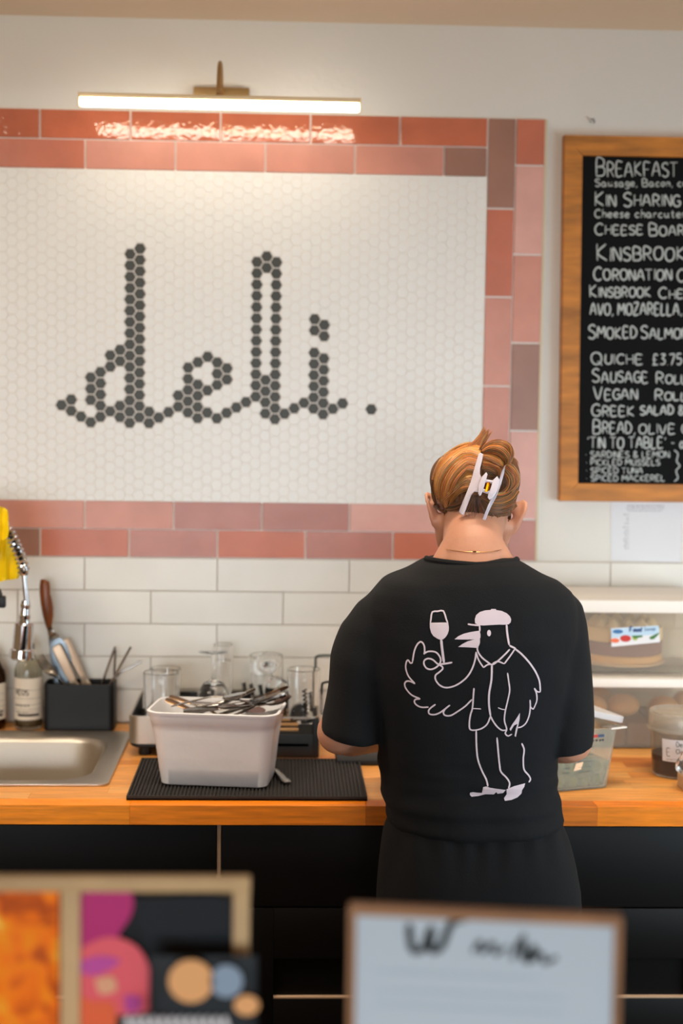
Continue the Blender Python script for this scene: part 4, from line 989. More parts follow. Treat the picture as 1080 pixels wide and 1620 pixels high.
# collar rib
def hit(px, py, tree, off=.001, fb=None):
    d = ray(px, py).normalized(); r = tree.ray_cast(CAM, d)
    if r[0] is None: return (fb if fb is not None else None), -d
    n_ = r[1] if r[1].dot(d) < 0 else -r[1]
    return r[0]+n_*off, n_
colr = []
cc = W(745, 887, -.905)
for k in range(40):
    t = 2*math.pi*k/40; x = .0775*math.cos(t); y = .062*math.sin(t)
    colr.append(Vector((cc.x+x, -.912+y, cc.z+.000+(-.035*max(0, math.sin(t)))+.004*abs(math.cos(t)))))
m = MB().tube(colr+[colr[0], colr[1]], .0052, 8, False); o = m.obj('collar_rib', M_shirt); o.parent = tee
# printed emblem
def E_(x, y): return 620+x/4.1538, 940+y/4.1538
em = MB()
def stroke(P, w=3.0, sub=5):
    P2 = catmull([Vector((*E_(x, y), 0)) for x, y in P], sub) if len(P) > 2 else [Vector((*E_(x, y), 0)) for x, y in P]
    Q_ = []
    for i in range(len(P2)-1):
        a, b = P2[i], P2[i+1]; n = max(1, int((b-a).length/2.2))
        Q_ += [a.lerp(b, k/n) for k in range(n)]
    Q_.append(P2[-1]); pts = []; ns = []
    for p_ in Q_:
        h, n_ = hit(p_.x, p_.y, tee_bvh, .0009)
        if h is not None: pts.append(h); ns.append(n_)
    ribbon(em, pts, lambda i: ns[i], w*.86/960, .0002)
def fill(P):
    pts = [Vector(E_(x, y)) for x, y in P]; n = len(pts); inner = []
    def inside(q):
        c = False
        for i in range(n):
            a, b = pts[i], pts[(i+1) % n]
            if (a.y > q.y) != (b.y > q.y) and q.x < (b.x-a.x)*(q.y-a.y)/(b.y-a.y)+a.x: c = not c
        return c
    y = min(p.y for p in pts)
    while y < max(p.y for p in pts):
        x = min(p.x for p in pts)
        while x < max(p.x for p in pts):
            if inside(Vector((x, y))): inner.append(Vector((x, y)))
            x += 2.2
        y += 2.2
    r = delaunay_2d_cdt(pts+inner, [], [list(range(n))], 1, .1)
    vs = []
    for v in r[0]:
        h, n_ = hit(v.x, v.y, tee_bvh, .0011); vs.append(h if h is not None else W(v.x, v.y, -1.03))
    em.add(vs, [tuple(f) for f in r[2]])
# glass
stroke([(252, 190), (256, 160), (264, 118), (300, 113), (337, 111), (354, 160), (366, 190)], 3, 2)
fill([(248, 188), (368, 186), (373, 215), (372, 240), (365, 262), (352, 282), (336, 296), (318, 300), (298, 292), (272, 275), (257, 252), (249, 220)])
stroke([(322, 295), (330, 370), (341, 450)], 4.6); stroke([(300, 462), (350, 456), (396, 448)], 3.4)
# wing and hand
stroke([(210, 395), (214, 375), (210, 335), (190, 313), (165, 332), (146, 378), (135, 445)]); stroke([(137, 448), (122, 452), (106, 433), (94, 450), (92, 490), (110, 540), (152, 588)])
stroke([(152, 588), (122, 573), (96, 572), (84, 590), (94, 622), (130, 662), (186, 687)]); stroke([(186, 687), (156, 690), (147, 706), (162, 728), (195, 742), (240, 741)])
stroke([(286, 723), (255, 745), (240, 766), (247, 786), (280, 790), (318, 775), (358, 745)]); stroke([(380, 728), (350, 752), (337, 776), (348, 795), (385, 796), (430, 770), (480, 735), (525, 690)])
stroke([(538, 616), (534, 660), (528, 745), (515, 790), (507, 845), (512, 886), (545, 892), (590, 880), (625, 850), (646, 800)])
stroke([(210, 390), (240, 376), (285, 380), (312, 408), (319, 440), (300, 472), (262, 493), (228, 487), (210, 460), (213, 435), (236, 423), (266, 430), (298, 457), (328, 475), (331, 492), (310, 512), (286, 532), (286, 562), (312, 597), (352, 613), (402, 605), (450, 580), (495, 540), (526, 488), (545, 430), (552, 380)])
# cap, head and beak
fill([(545, 190), (543, 165), (552, 138), (575, 118), (610, 107), (648, 104), (650, 98), (680, 98), (684, 105), (720, 111), (752, 126), (773, 146), (781, 165), (778, 185), (765, 198), (735, 201), (700, 200), (650, 203), (600, 206), (565, 204)])
stroke([(497, 197), (530, 202), (575, 206)], 3); stroke([(574, 205), (576, 245)], 3)
fill([(410, 296), (435, 276), (470, 260), (510, 250), (545, 244), (574, 240), (580, 262), (580, 285), (574, 300), (545, 297), (500, 298), (450, 298)])
fill([(434, 346), (460, 328), (495, 310), (540, 297), (577, 297), (577, 320), (566, 340), (558, 353), (520, 350), (480, 348)])
stroke([(572, 320), (560, 352), (566, 382), (590, 416), (622, 442), (655, 462), (690, 442), (740, 396), (772, 362)]); stroke([(751, 200), (756, 262), (768, 335)], 3.8)
fill([(636+13*math.cos(a/8*math.pi), 256+21*math.sin(a/8*math.pi)) for a in range(16)])
stroke([(550, 378), (568, 432), (600, 482)], 2.8, 3); stroke([(600, 482), (628, 462), (656, 462)], 2.8, 3); stroke([(660, 455), (694, 442), (736, 457)], 2.8, 3); stroke([(736, 457), (770, 412), (806, 360)], 2.8, 3); stroke([(770, 338), (812, 358)], 3.4)
# coat
stroke([(808, 360), (852, 396), (902, 452), (942, 512), (966, 572), (972, 640)], 3.4); stroke([(972, 642), (950, 638), (932, 616)], 2.6); stroke([(932, 616), (946, 650), (948, 700), (926, 756)]); stroke([(926, 756), (908, 738), (904, 693)], 2.4)
stroke([(904, 693), (906, 735), (900, 790), (880, 842), (852, 868), (825, 876)]); stroke([(655, 465), (652, 560), (637, 650), (636, 725), (646, 800)], 3.6)
stroke([(646, 800), (662, 832), (690, 870), (720, 892), (750, 892)]); stroke([(757, 516), (766, 580), (771, 632), (758, 700), (742, 770), (737, 830), (752, 885), (742, 912), (760, 930), (786, 918)], 2.8)
stroke([(526, 750), (555, 751), (584, 753)], 2); stroke([(695, 744), (718, 754), (742, 758)], 2)
fill([(838, 778), (836, 820), (826, 870), (812, 936), (803, 930), (812, 880), (822, 850), (800, 860), (778, 896), (770, 885), (790, 850), (812, 820)])
# trousers and shoes
stroke([(552, 893), (553, 980), (562, 1080), (590, 1160), (618, 1218), (629, 1262)], 3.2); stroke([(688, 940), (695, 1020), (705, 1120), (714, 1165), (750, 1205), (771, 1242), (764, 1276)], 3.2)
stroke([(850, 978), (866, 1022), (860, 1080), (865, 1150), (894, 1188), (907, 1215), (896, 1236)], 3.2)
fill([(512, 1302), (530, 1298), (560, 1302), (590, 1303), (598, 1266), (620, 1262), (645, 1272), (700, 1280), (746, 1284), (728, 1304), (692, 1309), (684, 1298), (668, 1313), (612, 1312), (565, 1325), (522, 1330), (510, 1316)])
fill([(750, 1280), (800, 1262), (872, 1242), (866, 1265), (852, 1285), (848, 1308), (822, 1335), (782, 1352), (740, 1358), (734, 1340), (752, 1312)])
o = em.obj('printed_emblem', M_print, None, 0); o.parent = tee; o['label'] = 'pale pink line drawing of a bird in a flat cap with a wine glass'

# ---- trousers and shoes
tr = MB()
tr.loft([trow(*r) for r in ((1272, 622, 878, -.998, -.76), (1290, 618, 884, -1.003, -.752), (1302, 614, 889, -1.006, -.748), (1320, 607, 897, -1.012, -.746), (1360, 601, 908, -1.022, -.746), (1400, 597, 915, -1.026, -.75), (1440, 595, 918, -1.022, -.756), (1500, 597, 917, -1.01, -.765), (1540, 612, 902, -.99, -.79))])
for s_, Hh_ in ((-1, HL), (1, HR)):
    x = Hh_.x+s_*.006; rings = []
    for z, rx, ry, y in ((.86, .078, .115, -.89), (.72, .084, .108, -.89), (.5, .080, .095, -.9), (.3, .078, .09, -.915), (.12, .08, .09, -.92), (.055, .082, .095, -.915)):
        rings.append([Vector((x+rx*math.cos(2*math.pi*k/28), y+ry*math.sin(2*math.pi*k/28), z)) for k in range(28)])
    tr.loft(rings)
tro = tr.obj('trousers', M_trs); remesh(tro, .008, 6, .5)
NRM = [v.normal.copy() for v in tro.data.vertices]
for v in tro.data.vertices:
    c_ = v.co; k = max(0, min(1, (c_.z-.8)/.15))
    v.co = c_+NRM[v.index]*(noise.noise(Vector((c_.x*6, c_.y*6, c_.z*4)))*.006+k*.003*math.sin(c_.x*160+3*noise.noise(c_*9))*math.exp(-((c_.z-.93)/.06)**2))
local(person, tro)
for s_, Hh_ in ((-1, HL), (1, HR)):
    x = Hh_.x+s_*.016; rings = []
    for y, w, z0, z1 in ((-1.0, .022, .012, .05), (-.99, .032, .004, .075), (-.95, .037, .003, .088), (-.88, .038, .003, .085), (-.82, .043, .003, .062), (-.77, .046, .003, .048), (-.735, .036, .004, .038), (-.722, .018, .008, .026)):
        rings.append([Vector((x+w*math.cos(2*math.pi*k/20), y, (z0+z1)/2+(z1-z0)/2*max(-.95, min(1, math.sin(2*math.pi*k/20)*1.15)))) for k in range(20)])
    so = local(person, MB().loft(rings).obj('shoe', M_black))
    s2 = MB().loft([[Vector((x+(w+.003)*math.cos(2*math.pi*k/20), yy+(y-yy)*0+0, 0)) for k in range(1)] for y, w, yy in ()]) if 0 else None

# ---- necklace
nk = []
for px, py in ((706, 869), (716, 871), (732, 873), (748, 873.5), (764, 873.5), (780, 872.5), (792, 870)):
    h, n_ = hit(px, py, body_bvh, .0010)
    if h is not None: nk.append(h)
if len(nk) > 2:
    nk = catmull(nk, 4)
    local(person, MB().tube(nk, .0005, 6).obj('necklace', mat('gold', C(200, 150, 90), .3, 1)))
    h, n_ = hit(750, 873, body_bvh, .0015); 
    if h: local(person, MB().tube([h-Vector((.003, 0, 0)), h, h+Vector((.003, 0, 0))], [.0011, .0013, .0011], 8).obj('necklace_clasp', bpy.data.materials['gold']))
# ---- hair base
def Hx(x, y): return 670+x/6.353, 670+y/6.353
M_scalp = mat('hair_base', C(104, 64, 34), .6, bump=(160, .6, 4, (1, 1, .25)))
hb = MB()
hb.sphere(HP(0, -.012, .010), (.0745, .093, .078), 32, 22, q_head)
hb.sphere(HP(0, -.050, -.022), (.062, .052, .056), 24, 16, q_head)
hb.sphere(HP(0, -.040, -.050), (.060, .045, .036), 24, 16, q_head)
hb.sphere(W(*Hx(285, 560), HC.y-.058), (.040, .034, .046), 20, 14)       # left swept lobe
hb.sphere(W(*Hx(725, 325), HC.y-.058), (.026, .034, .021), 20, 14)       # rolled top right
hb.sphere(W(*Hx(800, 560), HC.y-.05), (.030, .040, .046), 20, 14)
# cut away the face side
hair0 = hb.obj('hair', M_scalp); remesh(hair0, .004, 4, .5)
bm = bmesh.new(); bm.from_mesh(hair0.data)
qi = q_head.inverted(); kill = []
for f_ in bm.faces:
    l = qi @ (f_.calc_center_median()-HC)
    low = -.066+.014*abs(l.x)/.06 if l.y < -.03 else -.054+(l.y+.03)*.55
    if l.y > .050+l.z*.45 and l.z < .075: kill.append(f_)
    elif l.z < low-.022*math.exp(-((l.x)/.03)**2)*(1 if l.y < -.02 else 0): kill.append(f_)
    elif abs(l.x) > .05 and -.026 < l.y < .012 and l.z < -.012: kill.append(f_)
bmesh.ops.delete(bm, geom=kill, context='FACES'); bm.to_mesh(hair0.data); bm.free()
hair_bvh = bvh(hair0); local(person, hair0)
# ---- hair strands
random.seed(31)
SV, SF, SCol = [], [], []
def strand(P, r, col):
    n = len(P)
    if n < 3: return
    o = len(SV); up = None
    for i, p_ in enumerate(P):
        t = (P[min(i+1, n-1)]-P[max(i-1, 0)])
        if t.length < 1e-8: t = Vector((0, 0, 1))
        t.normalize()
        up = t.orthogonal().normalized() if up is None else (up-t*up.dot(t)).normalized()
        sd = t.cross(up); k = r*(1-.75*(i/(n-1))**3)
        for a in (0, 2.094, 4.189): SV.append(p_+(up*math.cos(a)+sd*math.sin(a))*k); SCol.append(col)
    for i in range(n-1):
        for k in range(3):
            l = (k+1) % 3; SF.append((o+i*3+k, o+i*3+l, o+i*3+3+l, o+i*3+3+k))
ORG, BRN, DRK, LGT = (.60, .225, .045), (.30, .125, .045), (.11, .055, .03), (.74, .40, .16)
def lock(P, w, n, lift, cols, jit=.0016, frizz=.25, free=False, ybase=None):
    """P: guide in photo crop units; w: half widths along; lift: mm above the hair base along"""
    G_ = catmull([Vector((*Hx(x, y), 0)) for x, y in P], 5); m_ = len(G_)-1
    def lerpl(A, t):
        if not isinstance(A, (list, tuple)): return A
        u = t*(len(A)-1); k = min(int(u), len(A)-2); return A[k]+(A[k+1]-A[k])*(u-k)
    base = []; lastY = None
    for i in range(n):
        t_ = random.uniform(-1, 1); t0 = max(-1, min(1, t_+random.gauss(0, .12))); ph = random.uniform(0, 6); fr = random.uniform(0, frizz); dl = random.uniform(-jit, jit); pts = []; ly = None
        end = random.uniform(.62, 1.0)**.8 if free else random.uniform(.9, 1.0)
        for k, g in enumerate(G_):
            s_ = k/m_
            if s_ > end: break
            d = (G_[min(k+1, m_)]-G_[max(k-1, 0)]).normalized(); nn = Vector((-d.y, d.x, 0))
            ww = lerpl(w, s_)/6.353; tt = t_+(t0-t_)*s_
            q_ = g+nn*(ww*tt+fr*math.sin(s_*7+ph)); lf = lerpl(lift, s_)*.001*(1-.75*tt*tt)+dl
            h, n_ = hit(q_.x, q_.y, hair_bvh, 0)
            if h is not None and not free:
                p_ = h+(n_*.45-FWD*.55)*(lf+.001); ly = p_.y
            else:
                yy = ybase if ybase is not None and ly is None else (ly if ly is not None else HC.y-.03)
                p_ = at(q_.x, q_.y, yy-(lf*.3))
            pts.append(p_)
        # relax depth jumps
        for _ in range(3):
            pts = [pts[0]]+[(pts[j-1]+pts[j]*2+pts[j+1])/4 for j in range(1, len(pts)-1)]+[pts[-1]] if len(pts) > 2 else pts
        c0_ = random.choice(cols); c = tuple(max(0, x*random.uniform(.7, 1.35)) for x in c0_)
        strand(pts, random.uniform(.0003, .00055), c+(1,))
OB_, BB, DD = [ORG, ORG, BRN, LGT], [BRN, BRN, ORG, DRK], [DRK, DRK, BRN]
# dark under layers first: nape swept up under the clip
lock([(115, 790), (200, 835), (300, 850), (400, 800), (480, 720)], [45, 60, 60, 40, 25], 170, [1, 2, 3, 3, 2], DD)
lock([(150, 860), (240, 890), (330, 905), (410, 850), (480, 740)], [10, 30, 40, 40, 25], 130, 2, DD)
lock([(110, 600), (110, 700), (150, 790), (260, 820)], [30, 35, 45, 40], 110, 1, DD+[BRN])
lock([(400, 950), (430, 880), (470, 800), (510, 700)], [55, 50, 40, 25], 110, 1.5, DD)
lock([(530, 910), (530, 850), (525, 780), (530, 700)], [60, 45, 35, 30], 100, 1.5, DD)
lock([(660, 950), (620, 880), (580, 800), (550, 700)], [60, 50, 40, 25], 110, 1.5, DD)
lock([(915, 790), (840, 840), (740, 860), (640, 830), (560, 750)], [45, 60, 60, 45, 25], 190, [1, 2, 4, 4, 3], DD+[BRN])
lock([(925, 660), (860, 740), (760, 780), (650, 770), (560, 720)], [45, 50, 50, 40, 25], 170, [1, 3, 5, 5, 3], BB+[DRK])
lock([(905, 600), (850, 690), (760, 730), (660, 720), (590, 690)], [35, 35, 30, 30, 20], 80, [2, 4, 6, 6, 4], BB+[LGT])
lock([(820, 420), (890, 480), (920, 560), (895, 640), (820, 700)], [45, 45, 40, 35, 30], 170, [4, 6, 6, 4, 3], BB+[LGT])
lock([(800, 480), (850, 540), (860, 610), (820, 680), (740, 740)], [40, 40, 40, 35, 30], 140, [4, 5, 5, 4, 3], BB+[DRK])
lock([(600, 480), (680, 490), (750, 520), (790, 590), (770, 680)], [40, 45, 45, 45, 40], 140, 2, DD+[BRN])
# crown
lock([(560, 260), (460, 240), (350, 280), (240, 360), (160, 470), (115, 600)], [40, 60, 60, 60, 50, 40], 330, [4, 5, 5, 4, 3, 2], OB_)
lock([(560, 330), (470, 300), (360, 330), (260, 410), (180, 520), (150, 660), (165, 800)], [50, 60, 60, 60, 55, 45, 20], 380, [4, 7, 9, 9, 8, 6, 2], OB_)
lock([(545, 400), (460, 380), (370, 420), (290, 500), (230, 620), (215, 740), (240, 870)], [50, 60, 60, 55, 50, 40, 14], 340, [4, 8, 11, 11, 9, 6, 2], OB_)
lock([(520, 470), (440, 460), (370, 510), (310, 590), (270, 690), (255, 790)], [55, 55, 50, 45, 40, 16], 240, [4, 8, 10, 10, 8, 3], [ORG, BRN, BRN])
lock([(490, 560), (420, 570), (350, 620), (270, 690), (200, 760), (170, 820)], [55, 55, 45, 35, 25, 12], 190, [3, 6, 8, 8, 6, 3], [ORG, BRN, LGT])
lock([(460, 640), (400, 650), (340, 690), (290, 760), (250, 850)], [40, 40, 30, 20, 8], 110, [3, 5, 6, 4, 2], BB)
# right rolls
lock([(590, 275), (660, 225), (750, 212), (830, 240), (862, 310), (840, 390), (800, 430)], [20, 34, 40, 36, 34, 30, 20], 260, [6, 14, 18, 18, 14, 10, 6], BB+[ORG])
lock([(595, 300), (680, 275), (760, 290), (810, 340), (810, 410), (770, 440)], [20, 36, 40, 36, 30, 20], 220, [8, 18, 24, 22, 14, 6], BB+[ORG])
lock([(590, 345), (670, 345), (740, 375), (780, 430), (770, 480)], [30, 40, 40, 34, 20], 200, [6, 14, 18, 14, 6], OB_)
lock([(590, 400), (660, 410), (730, 440), (765, 490), (750, 540)], [26, 30, 30, 26, 18], 130, [5, 10, 12, 10, 5], OB_)
lock([(585, 440), (640, 455), (700, 480), (740, 530)], [20, 24, 24, 18], 80, [3, 6, 8, 5], BB)
# tuft and wisps
yt = HC.y-.05
lock([(545, 330), (552, 260), (575, 190), (615, 115), (655, 40)], [22, 34, 44, 48, 52], 330, 12, OB_+[LGT], .004, .4, True, yt)
lock([(440, 260), (500, 220), (550, 165), (590, 110), (620, 55)], [34, 34, 30, 26, 30], 200, 8, OB_+[LGT], .004, .4, True, yt)
lock([(855, 330), (900, 350), (935, 385), (962, 440)], [16, 14, 18, 10], 16, 4, [BRN, ORG], .002, .4, True, yt)
lock([(840, 370), (880, 395), (920, 425), (955, 450)], [14, 16, 18, 14], 14, 4, [BRN, ORG], .002, .4, True, yt)
lock([(945, 900), (980, 930), (998, 980), (995, 1010)], [2, 2, 2, 2], 3, 1, [BRN], .001, .2, True, HC.y)
for i in range(26):
    a = random.uniform(0, 1); x = 130+a*360; y = 470-a*270; lock([(x, y), (x-15+random.uniform(-20, 20), y-25), (x-20+random.uniform(-45, 45), y-60+random.uniform(-20, 20))], 6, 1, 1, [LGT, ORG], .001, .3, True, yt)
for i in range(16):
    x = random.uniform(330, 740); y = random.uniform(900, 945); lock([(x, y-50), (x+random.uniform(-15, 15), y), (x+random.uniform(-30, 30), y+random.uniform(25, 75))], 5, 1, .6, [DRK], .0005, .3, True, hit(*Hx(x, y+20), body_bvh)[0].y-.001 if hit(*Hx(x, y+20), body_bvh)[0] else yt)
me = bpy.data.meshes.new('hair_strands'); me.from_pydata([tuple(v) for v in SV], [], SF); me.update()
ca = me.color_attributes.new('strand', 'FLOAT_COLOR', 'POINT'); ca.data.foreach_set('color', [x for c in SCol for x in c])
me.polygons.foreach_set('use_smooth', [True]*len(me.polygons))
mh = mat('hair_strands', (.2, .1, .05, 1), .38); nt = mh.node_tree; a_ = nt.nodes.new('ShaderNodeAttribute'); a_.attribute_name = 'strand'
nt.links.new(a_.outputs['Color'], nt.nodes['Principled BSDF'].inputs['Base Color'])
me.materials.append(mh); o = bpy.data.objects.new('hair_strands', me); COL.objects.link(o); o.parent = hair0; o['kind'] = 'stuff'

# ---- claw clip
M_clip = mat('lilac_grey_acetate', C(212, 200, 208), .12)
M_gold = mat('gold_spring', C(200, 124, 10), .3, 1)
clip = bpy.data.objects.new('hair_clip', None); COL.objects.link(clip); clip.parent = person; clip.location = Vector(HC)-person.location
clip['label'] = 'large lilac grey claw clip with a gold spring'
def CP(x, y, d):
    px, py = Hx(x, y); h, n_ = hit(px, py, hair_bvh, 0)
    yb_ = h.y if h is not None else ymean
    yb_ = min(max(yb_, ymean-.012), ymean+.03)
    return at(px, py, yb_-d)
ymean = HC.y-.105
def cslab(P, d, th, name, m=M_clip):
    n = len(P); cx_ = sum(p[0] for p in P)/n; cy_ = sum(p[1] for p in P)/n
    def rr(k, dd):
        out = []
        for i, (x, y) in enumerate(P):
            a = P[i-1]; b = P[(i+1) % n]; tx, ty = b[0]-a[0], b[1]-a[1]; l = math.hypot(tx, ty); nx, ny = -ty/l, tx/l
            out.append(CP(x+nx*k, y+ny*k, dd))
        return out
    s_ = 1
    ar = sum(P[i-1][0]*P[i][1]-P[i][0]*P[i-1][1] for i in range(n)); s_ = 1 if ar > 0 else -1
    mb = MB().loft([rr(3*s_, d-th/2), rr(0, d-th*.3), rr(0, d+th*.3), rr(2*s_, d+th*.45), rr(5*s_, d+th/2)])
    o = mb.obj(name, m, None, 50); o.parent = clip; o.location = -Vector(HC); return o
def dense(P, k=3):
    out = []
    for i in range(len(P)):
        a, b = P[i], P[(i+1) % len(P)]
        for j in range(k): out.append((a[0]+(b[0]-a[0])*j/k, a[1]+(b[1]-a[1])*j/k))
    return out
cslab(dense([(552, 303), (572, 296), (598, 308), (586, 375), (566, 450), (566, 510), (582, 548), (560, 600), (548, 690), (508, 686), (478, 720), (440, 820), (402, 922), (378, 916), (352, 888), (390, 790), (432, 690), (470, 590), (495, 500), (520, 410)]), .016, .005, 'claw_arm')
cslab(dense([(820, 415), (808, 500), (778, 610), (728, 740), (680, 830), (648, 900), (614, 996), (600, 994), (586, 972), (612, 905), (650, 810), (668, 770), (700, 720), (735, 640), (760, 560), (782, 480)]), .016, .005, 'claw_arm')
cslab(dense([(628, 488), (642, 510), (624, 580), (600, 660), (575, 722), (560, 730), (546, 705), (552, 620), (580, 540)]), .027, .006, 'clip_handle')
cslab(dense([(738, 528), (762, 565), (760, 630), (730, 700), (690, 752), (660, 768), (641, 745), (650, 700), (676, 640), (694, 570)]), .027, .006, 'clip_handle')
def cyl(a, b, d0, d1, r, name, m): 
    o = MB().tube([CP(*a, d0), CP(*b, d1)], r, 14).obj(name, m); o.parent = clip; o.location = -Vector(HC); return o
cyl((602, 575), (695, 590), .026, .026, .0032, 'hinge_pin', M_clip); cyl((592, 672), (680, 705), .026, .026, .0032, 'hinge_pin', M_clip)
cyl((646, 590), (632, 690), .018, .018, .0078, 'hinge_core', mat('dark_amber', C(96, 46, 10), .3))
sp = []
for k in range(100):
    t = k/99; c_ = CP(652-22*t, 592+92*t, .030); sp.append(c_+Vector((.0022*math.cos(k*.75), .0012*math.sin(k*.75), 0)))
o = MB().tube(sp, .0009, 6).obj('spring', M_gold); o.parent = clip; o.location = -Vector(HC)
# earring
h = W(803.5, 839, HC.y-.005)
local(person, MB().sphere(h, .0022, 12, 8).obj('earring', mat('pearl', C(235, 230, 225), .1, .5)))

# ------------------------------------------------------------------ foreground: display counter, rack and sign
dc = empty('display_counter', (.5, -2.35, 0), 'low dark display counter nearest the camera, below the frame', 'counter')
local(dc, MB().box(-.5, 1.8, -2.46, -1.95, 0, .93, .004).obj('counter_body', M_cab)); local(dc, MB().box(-.52, 1.82, -2.50, -1.93, .93, .955, .004).obj('counter_top', M_oak[0]))
YS = -2.35
sg = empty('menu_sign', at(768, 1620, YS), 'blurred white menu sheet in a thin wooden frame in the foreground', 'sign')
def sgp(u, v, y=0):
    """u 0..1 across, v metres down from the top edge"""
    a = at(552, 1431, YS+.013); b = at(984, 1450, YS-.013); ax_ = (b-a); dn = Vector((0, -.02, -1)).normalized(); n_ = ax_.cross(dn).normalized()
    if n_.y > 0: n_ = -n_
    return a+ax_*u+dn*v+n_*y
SH = .297
local(sg, MB().loft([[sgp(u, v, -.003) for u, v in ((.01, .002), (.99, .002), (.99, SH), (.01, SH))], [sgp(u, v, .0) for u, v in ((.01, .002), (.99, .002), (.99, SH), (.01, SH))]]).obj('menu_sheet', mat('menu_paper', C(198, 213, 224), .7), None, 0))
fwu = .028
M_walnut = mat('brown_wood_edge', C(158, 112, 70), .5, var=(20, .2))
for q in (((0, 0), (1, 0), (1, .007), (0, .007)), ((0, SH-.006), (1, SH-.006), (1, SH+.012), (0, SH+.012)), ((0, .007), (fwu, .007), (fwu, SH-.006), (0, SH-.006)), ((1-fwu, .007), (1, .007), (1, SH-.006), (1-fwu, SH-.006))):
    local(sg, MB().loft([[sgp(u, v, -.008) for u, v in q], [sgp(u, v, .004) for u, v in q]]).obj('frame_rail', M_walnut, None, 0))
m = MB()
def ss(P, w):
    P_ = catmull([sgp((x-552)/432, (y-1431-19*(x-552)/432)/2155, .0006) for x, y in P], 5); ribbon(m, P_, Vector((0, -1, 0)), w, .0004)
ss([(648, 1462), (654, 1505), (672, 1504), (684, 1470), (684, 1506), (700, 1502), (716, 1462), (740, 1452)], .0062)
ss([(750, 1512), (762, 1492), (766, 1512), (782, 1494), (786, 1514), (806, 1500)], .0034); ss([(812, 1524), (826, 1490), (832, 1524), (846, 1500), (850, 1526)], .0042); ss([(830, 1478), (834, 1526), (858, 1512), (864, 1528), (884, 1518)], .0036)
local(sg, m.obj('script_heading', mat('dark_green_ink', C(34, 42, 42), .7)))
m = MB()
for y in (1542, 1574, 1598): ribbon(m, [sgp(u/10, (y-1431)/2155, .0004) for u in range(1, 8 if y == 1542 else 9)], Vector((0, -1, 0)), .0016, .0003)
for k in range(5): ribbon(m, [sgp(u/10, .1+k*.03, .0004) for u in range(1, 9)], Vector((0, -1, 0)), .0016, .0003)
local(sg, m.obj('menu_text', mat('pale_ink', C(186, 202, 213), .8)))
local(sg, MB().box(.54, .83, YS-.04, YS+.06, .9555, .972, .003).obj('sign_foot', M_walnut))

YR = -2.22
rk2 = empty('packet_rack', at(200, 1620, YR), 'pale wooden rack of bright snack packets, blurred at bottom left', 'rack')
M_pale = mat('pale_wood', C(196, 164, 118), .6, var=(12, .15))
def R(px, py, y=0): return at(px, py, YR+y)
def rb_box(x0, x1, y0, y1, d0, d1, name, m):
    a, b = R(x0, y1), R(x1, y0); return local(rk2, MB().box(a.x, b.x, YR+d0, YR+d1, a.z, b.z, .0012).obj(name, m))
zfoot = .9555
rb_box(-160, 396, 1386, 1408, -.006, .006, 'top_rail', M_pale)
for x0, x1 in ((97, 128), (368, 395), (-160, -130)):
    a, b = R(x0, 1500), R(x1, 1406); local(rk2, MB().box(a.x, b.x, YR-.0055, YR+.0055, zfoot, b.z, .001).obj('rack_post', M_pale))
a, b = R(-160, 1600), R(396, 1600); local(rk2, MB().box(a.x, b.x, YR-.05, YR+.06, zfoot, zfoot+.01, .002).obj('rack_base', M_pale))
def packet(x0, x1, yt, yb, Y, th, m, name, label, cat='packet', lump=.006, seed=1):
    a, b = at(x0, yt, Y), at(x1, yb, Y); nx, nz = 22, 30; vs = []; fs = []
    zb_ = max(b.z, zfoot+.0105) if yb < 1700 else zfoot+.0108
    for s_ in (-1, 1):
        for j in range(nz+1):
            for i in range(nx+1):
                u, v = i/nx, j/nz; bul = (max(0, math.sin(math.pi*u))**.5)*(max(0, math.sin(math.pi*v))**.5)
                x = a.x+(b.x-a.x)*u; z = a.z+(zb_-a.z)*v
                y = Y+s_*(.0006+th/2*bul)+s_*lump*bul*noise.noise(Vector((x*28, seed+s_, z*28)))
                vs.append((x, y, z))
    N1 = (nx+1)*(nz+1)
    for s_ in (0, 1):
        for j in range(nz):
            for i in range(nx):
                k = s_*N1+j*(nx+1)+i; fs.append((k, k+1, k+nx+2, k+nx+1) if s_ else (k, k+nx+1, k+nx+2, k+1))
    bd_ = [i for i in range(nx+1)]+[j*(nx+1)+nx for j in range(1, nz+1)]+[nz*(nx+1)+i for i in range(nx-1, -1, -1)]+[j*(nx+1) for j in range(nz-1, 0, -1)]
    for i in range(len(bd_)): p_, q_ = bd_[i], bd_[(i+1) % len(bd_)]; fs.append((p_, q_, q_+N1, p_+N1))
    o = MB().add(vs, fs).obj(name, m, None, 60); return tag(o, label, cat) if label else o
def blobs(name, base, cols, scale, rough=.75):
    m = mat(name, base, rough); nt = m.node_tree; tc = nt.nodes.new('ShaderNodeTexCoord'); n = nt.nodes.new('ShaderNodeTexNoise'); n.inputs['Scale'].default_value = scale; n.inputs['Detail'].default_value = 2; n.inputs['Distortion'].default_value = .8
    r = nt.nodes.new('ShaderNodeValToRGB'); nt.links.new(tc.outputs['Object'], n.inputs[0]); nt.links.new(n.outputs['Fac'], r.inputs[0])
    el = r.color_ramp.elements; el[0].position = cols[0][0]; el[0].color = cols[0][1]; el[1].position = cols[-1][0]; el[1].color = cols[-1][1]
    for p_, c in cols[1:-1]: e_ = el.new(p_); e_.color = c
    nt.links.new(r.outputs[0], nt.nodes['Principled BSDF'].inputs['Base Color']); return m
M_og = blobs('orange_print', C(240, 110, 4), [(.34, C(190, 80, 0)), (.46, C(255, 122, 0)), (.58, C(255, 150, 0)), (.70, C(255, 210, 80))], 34)
packet(-120, 93, 1404, 2000, YR+.004, .012, M_og, 'snack_packet', 'orange snack packet in the left bay of the rack', seed=4)
M_blk = mat('black_foil', C(22, 26, 30), .3)
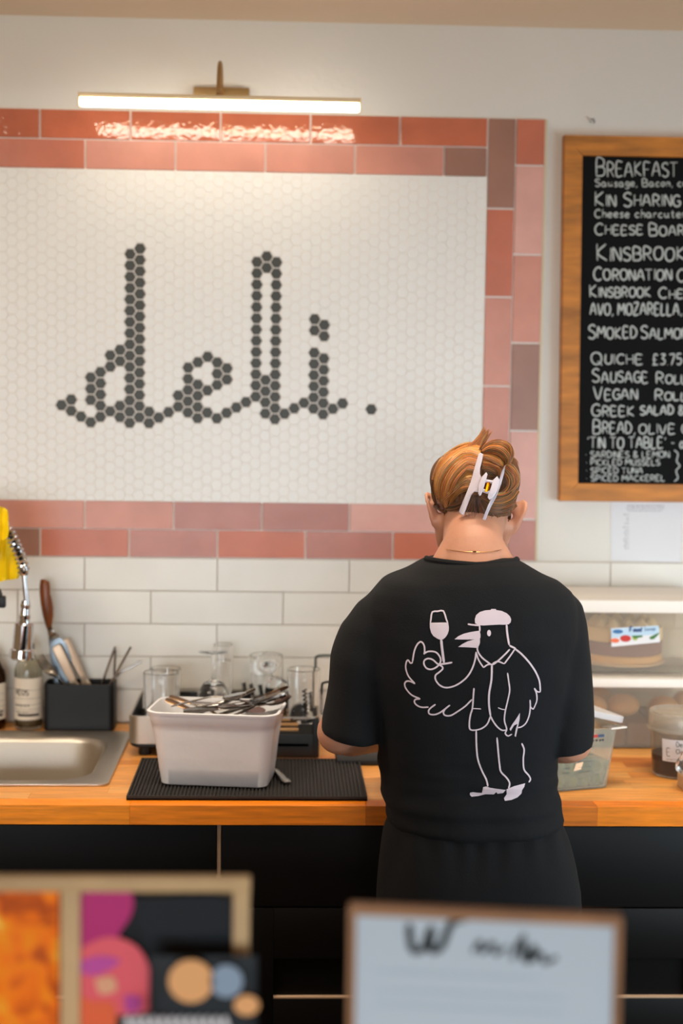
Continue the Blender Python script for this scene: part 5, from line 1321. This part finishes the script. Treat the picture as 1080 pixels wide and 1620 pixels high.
pk = packet(128, 372, 1408, 2000, YR+.012, .006, blobs('dark_print', C(20, 26, 34), [(.4, C(14, 16, 20)), (.55, C(24, 34, 42)), (.68, C(92, 76, 56))], 16), 'snack_packet', 'dark packet with a pink figure in the right bay of the rack', lump=.002, seed=7)
def pr(P, m, name, dy=-.004, Y=YR+.006, th=.0006):
    P_ = catmull([Vector((x, y, 0)) for x, y in P]+[Vector((*P[0], 0))], 4)[:-1]
    o = MB().prism([at(v.x, v.y, Y+dy) for v in P_], (0, -th, 0)).obj(name, m, None, 0); o.parent = pk; return o
M_mag = mat('magenta_print', C(186, 10, 110), .5); M_pnk = mat('coral_print', C(236, 92, 104), .4); M_pur = mat('violet_print', C(196, 70, 160), .4)
pr([(132, 1410), (205, 1410), (208, 1446), (188, 1478), (190, 1500), (128, 1500), (124, 1450)], M_mag, 'printed_shape')
pr([(130, 1498), (170, 1482), (212, 1494), (236, 1530), (242, 1580), (232, 1600), (180, 1606), (120, 1602), (112, 1550)], M_pnk, 'printed_shape', -.0048)
pr([(126, 1520), (160, 1512), (190, 1520), (160, 1540), (130, 1540)], M_pur, 'printed_shape', -.0056); pr([(196, 1574), (220, 1576), (222, 1596), (200, 1600)], M_pur, 'printed_shape', -.0056)
pr([(112, 1560), (140, 1582), (180, 1588), (176, 1640), (112, 1660)], mat('orange_shape', C(236, 100, 50), .4), 'printed_shape', -.0054)
pr([(150, 1548), (178, 1545), (184, 1566), (158, 1572)], mat('sand_shape', C(232, 170, 130), .4), 'printed_shape', -.0062)
pr([(210, 1420), (362, 1420), (362, 1470), (230, 1474)], mat('ink_blue_print', C(10, 18, 26), .7), 'printed_shape', -.0046)
YQ = YR-.035
fp = packet(236, 402, 1512, 2000, YQ, .014, mat('dark_teal_foil', C(16, 26, 32), .65), 'snack_packet', 'dark teal packet with pale round prints in front of the rack', lump=.002, seed=12)
def pr2(cx_, cy_, a, b, m):
    o = MB().prism([at(cx_+a*math.cos(t*math.pi/12), cy_+b*math.sin(t*math.pi/12), YQ-.0125) for t in range(24)], (0, -.0008, 0)).obj('round_print', m, None, 0); o.parent = fp
M_tan = mat('tan_print', C(238, 176, 112), .4)
pr2(302, 1552, 36, 34, M_tan); pr2(358, 1552, 26, 26, mat('ice_blue_print', C(140, 162, 184), .4)); pr2(390, 1590, 20, 16, M_tan)
m = MB()
for k in range(12): m.prism([at(196+k*14, 1612, YQ-.0125), at(204+k*14, 1606, YQ-.0125), at(210+k*14, 1626, YQ-.0125), at(202+k*14, 1630, YQ-.0125)], (0, -.0008, 0))
o = m.obj('white_lettering', M_paper, None, 0); o.parent = fp
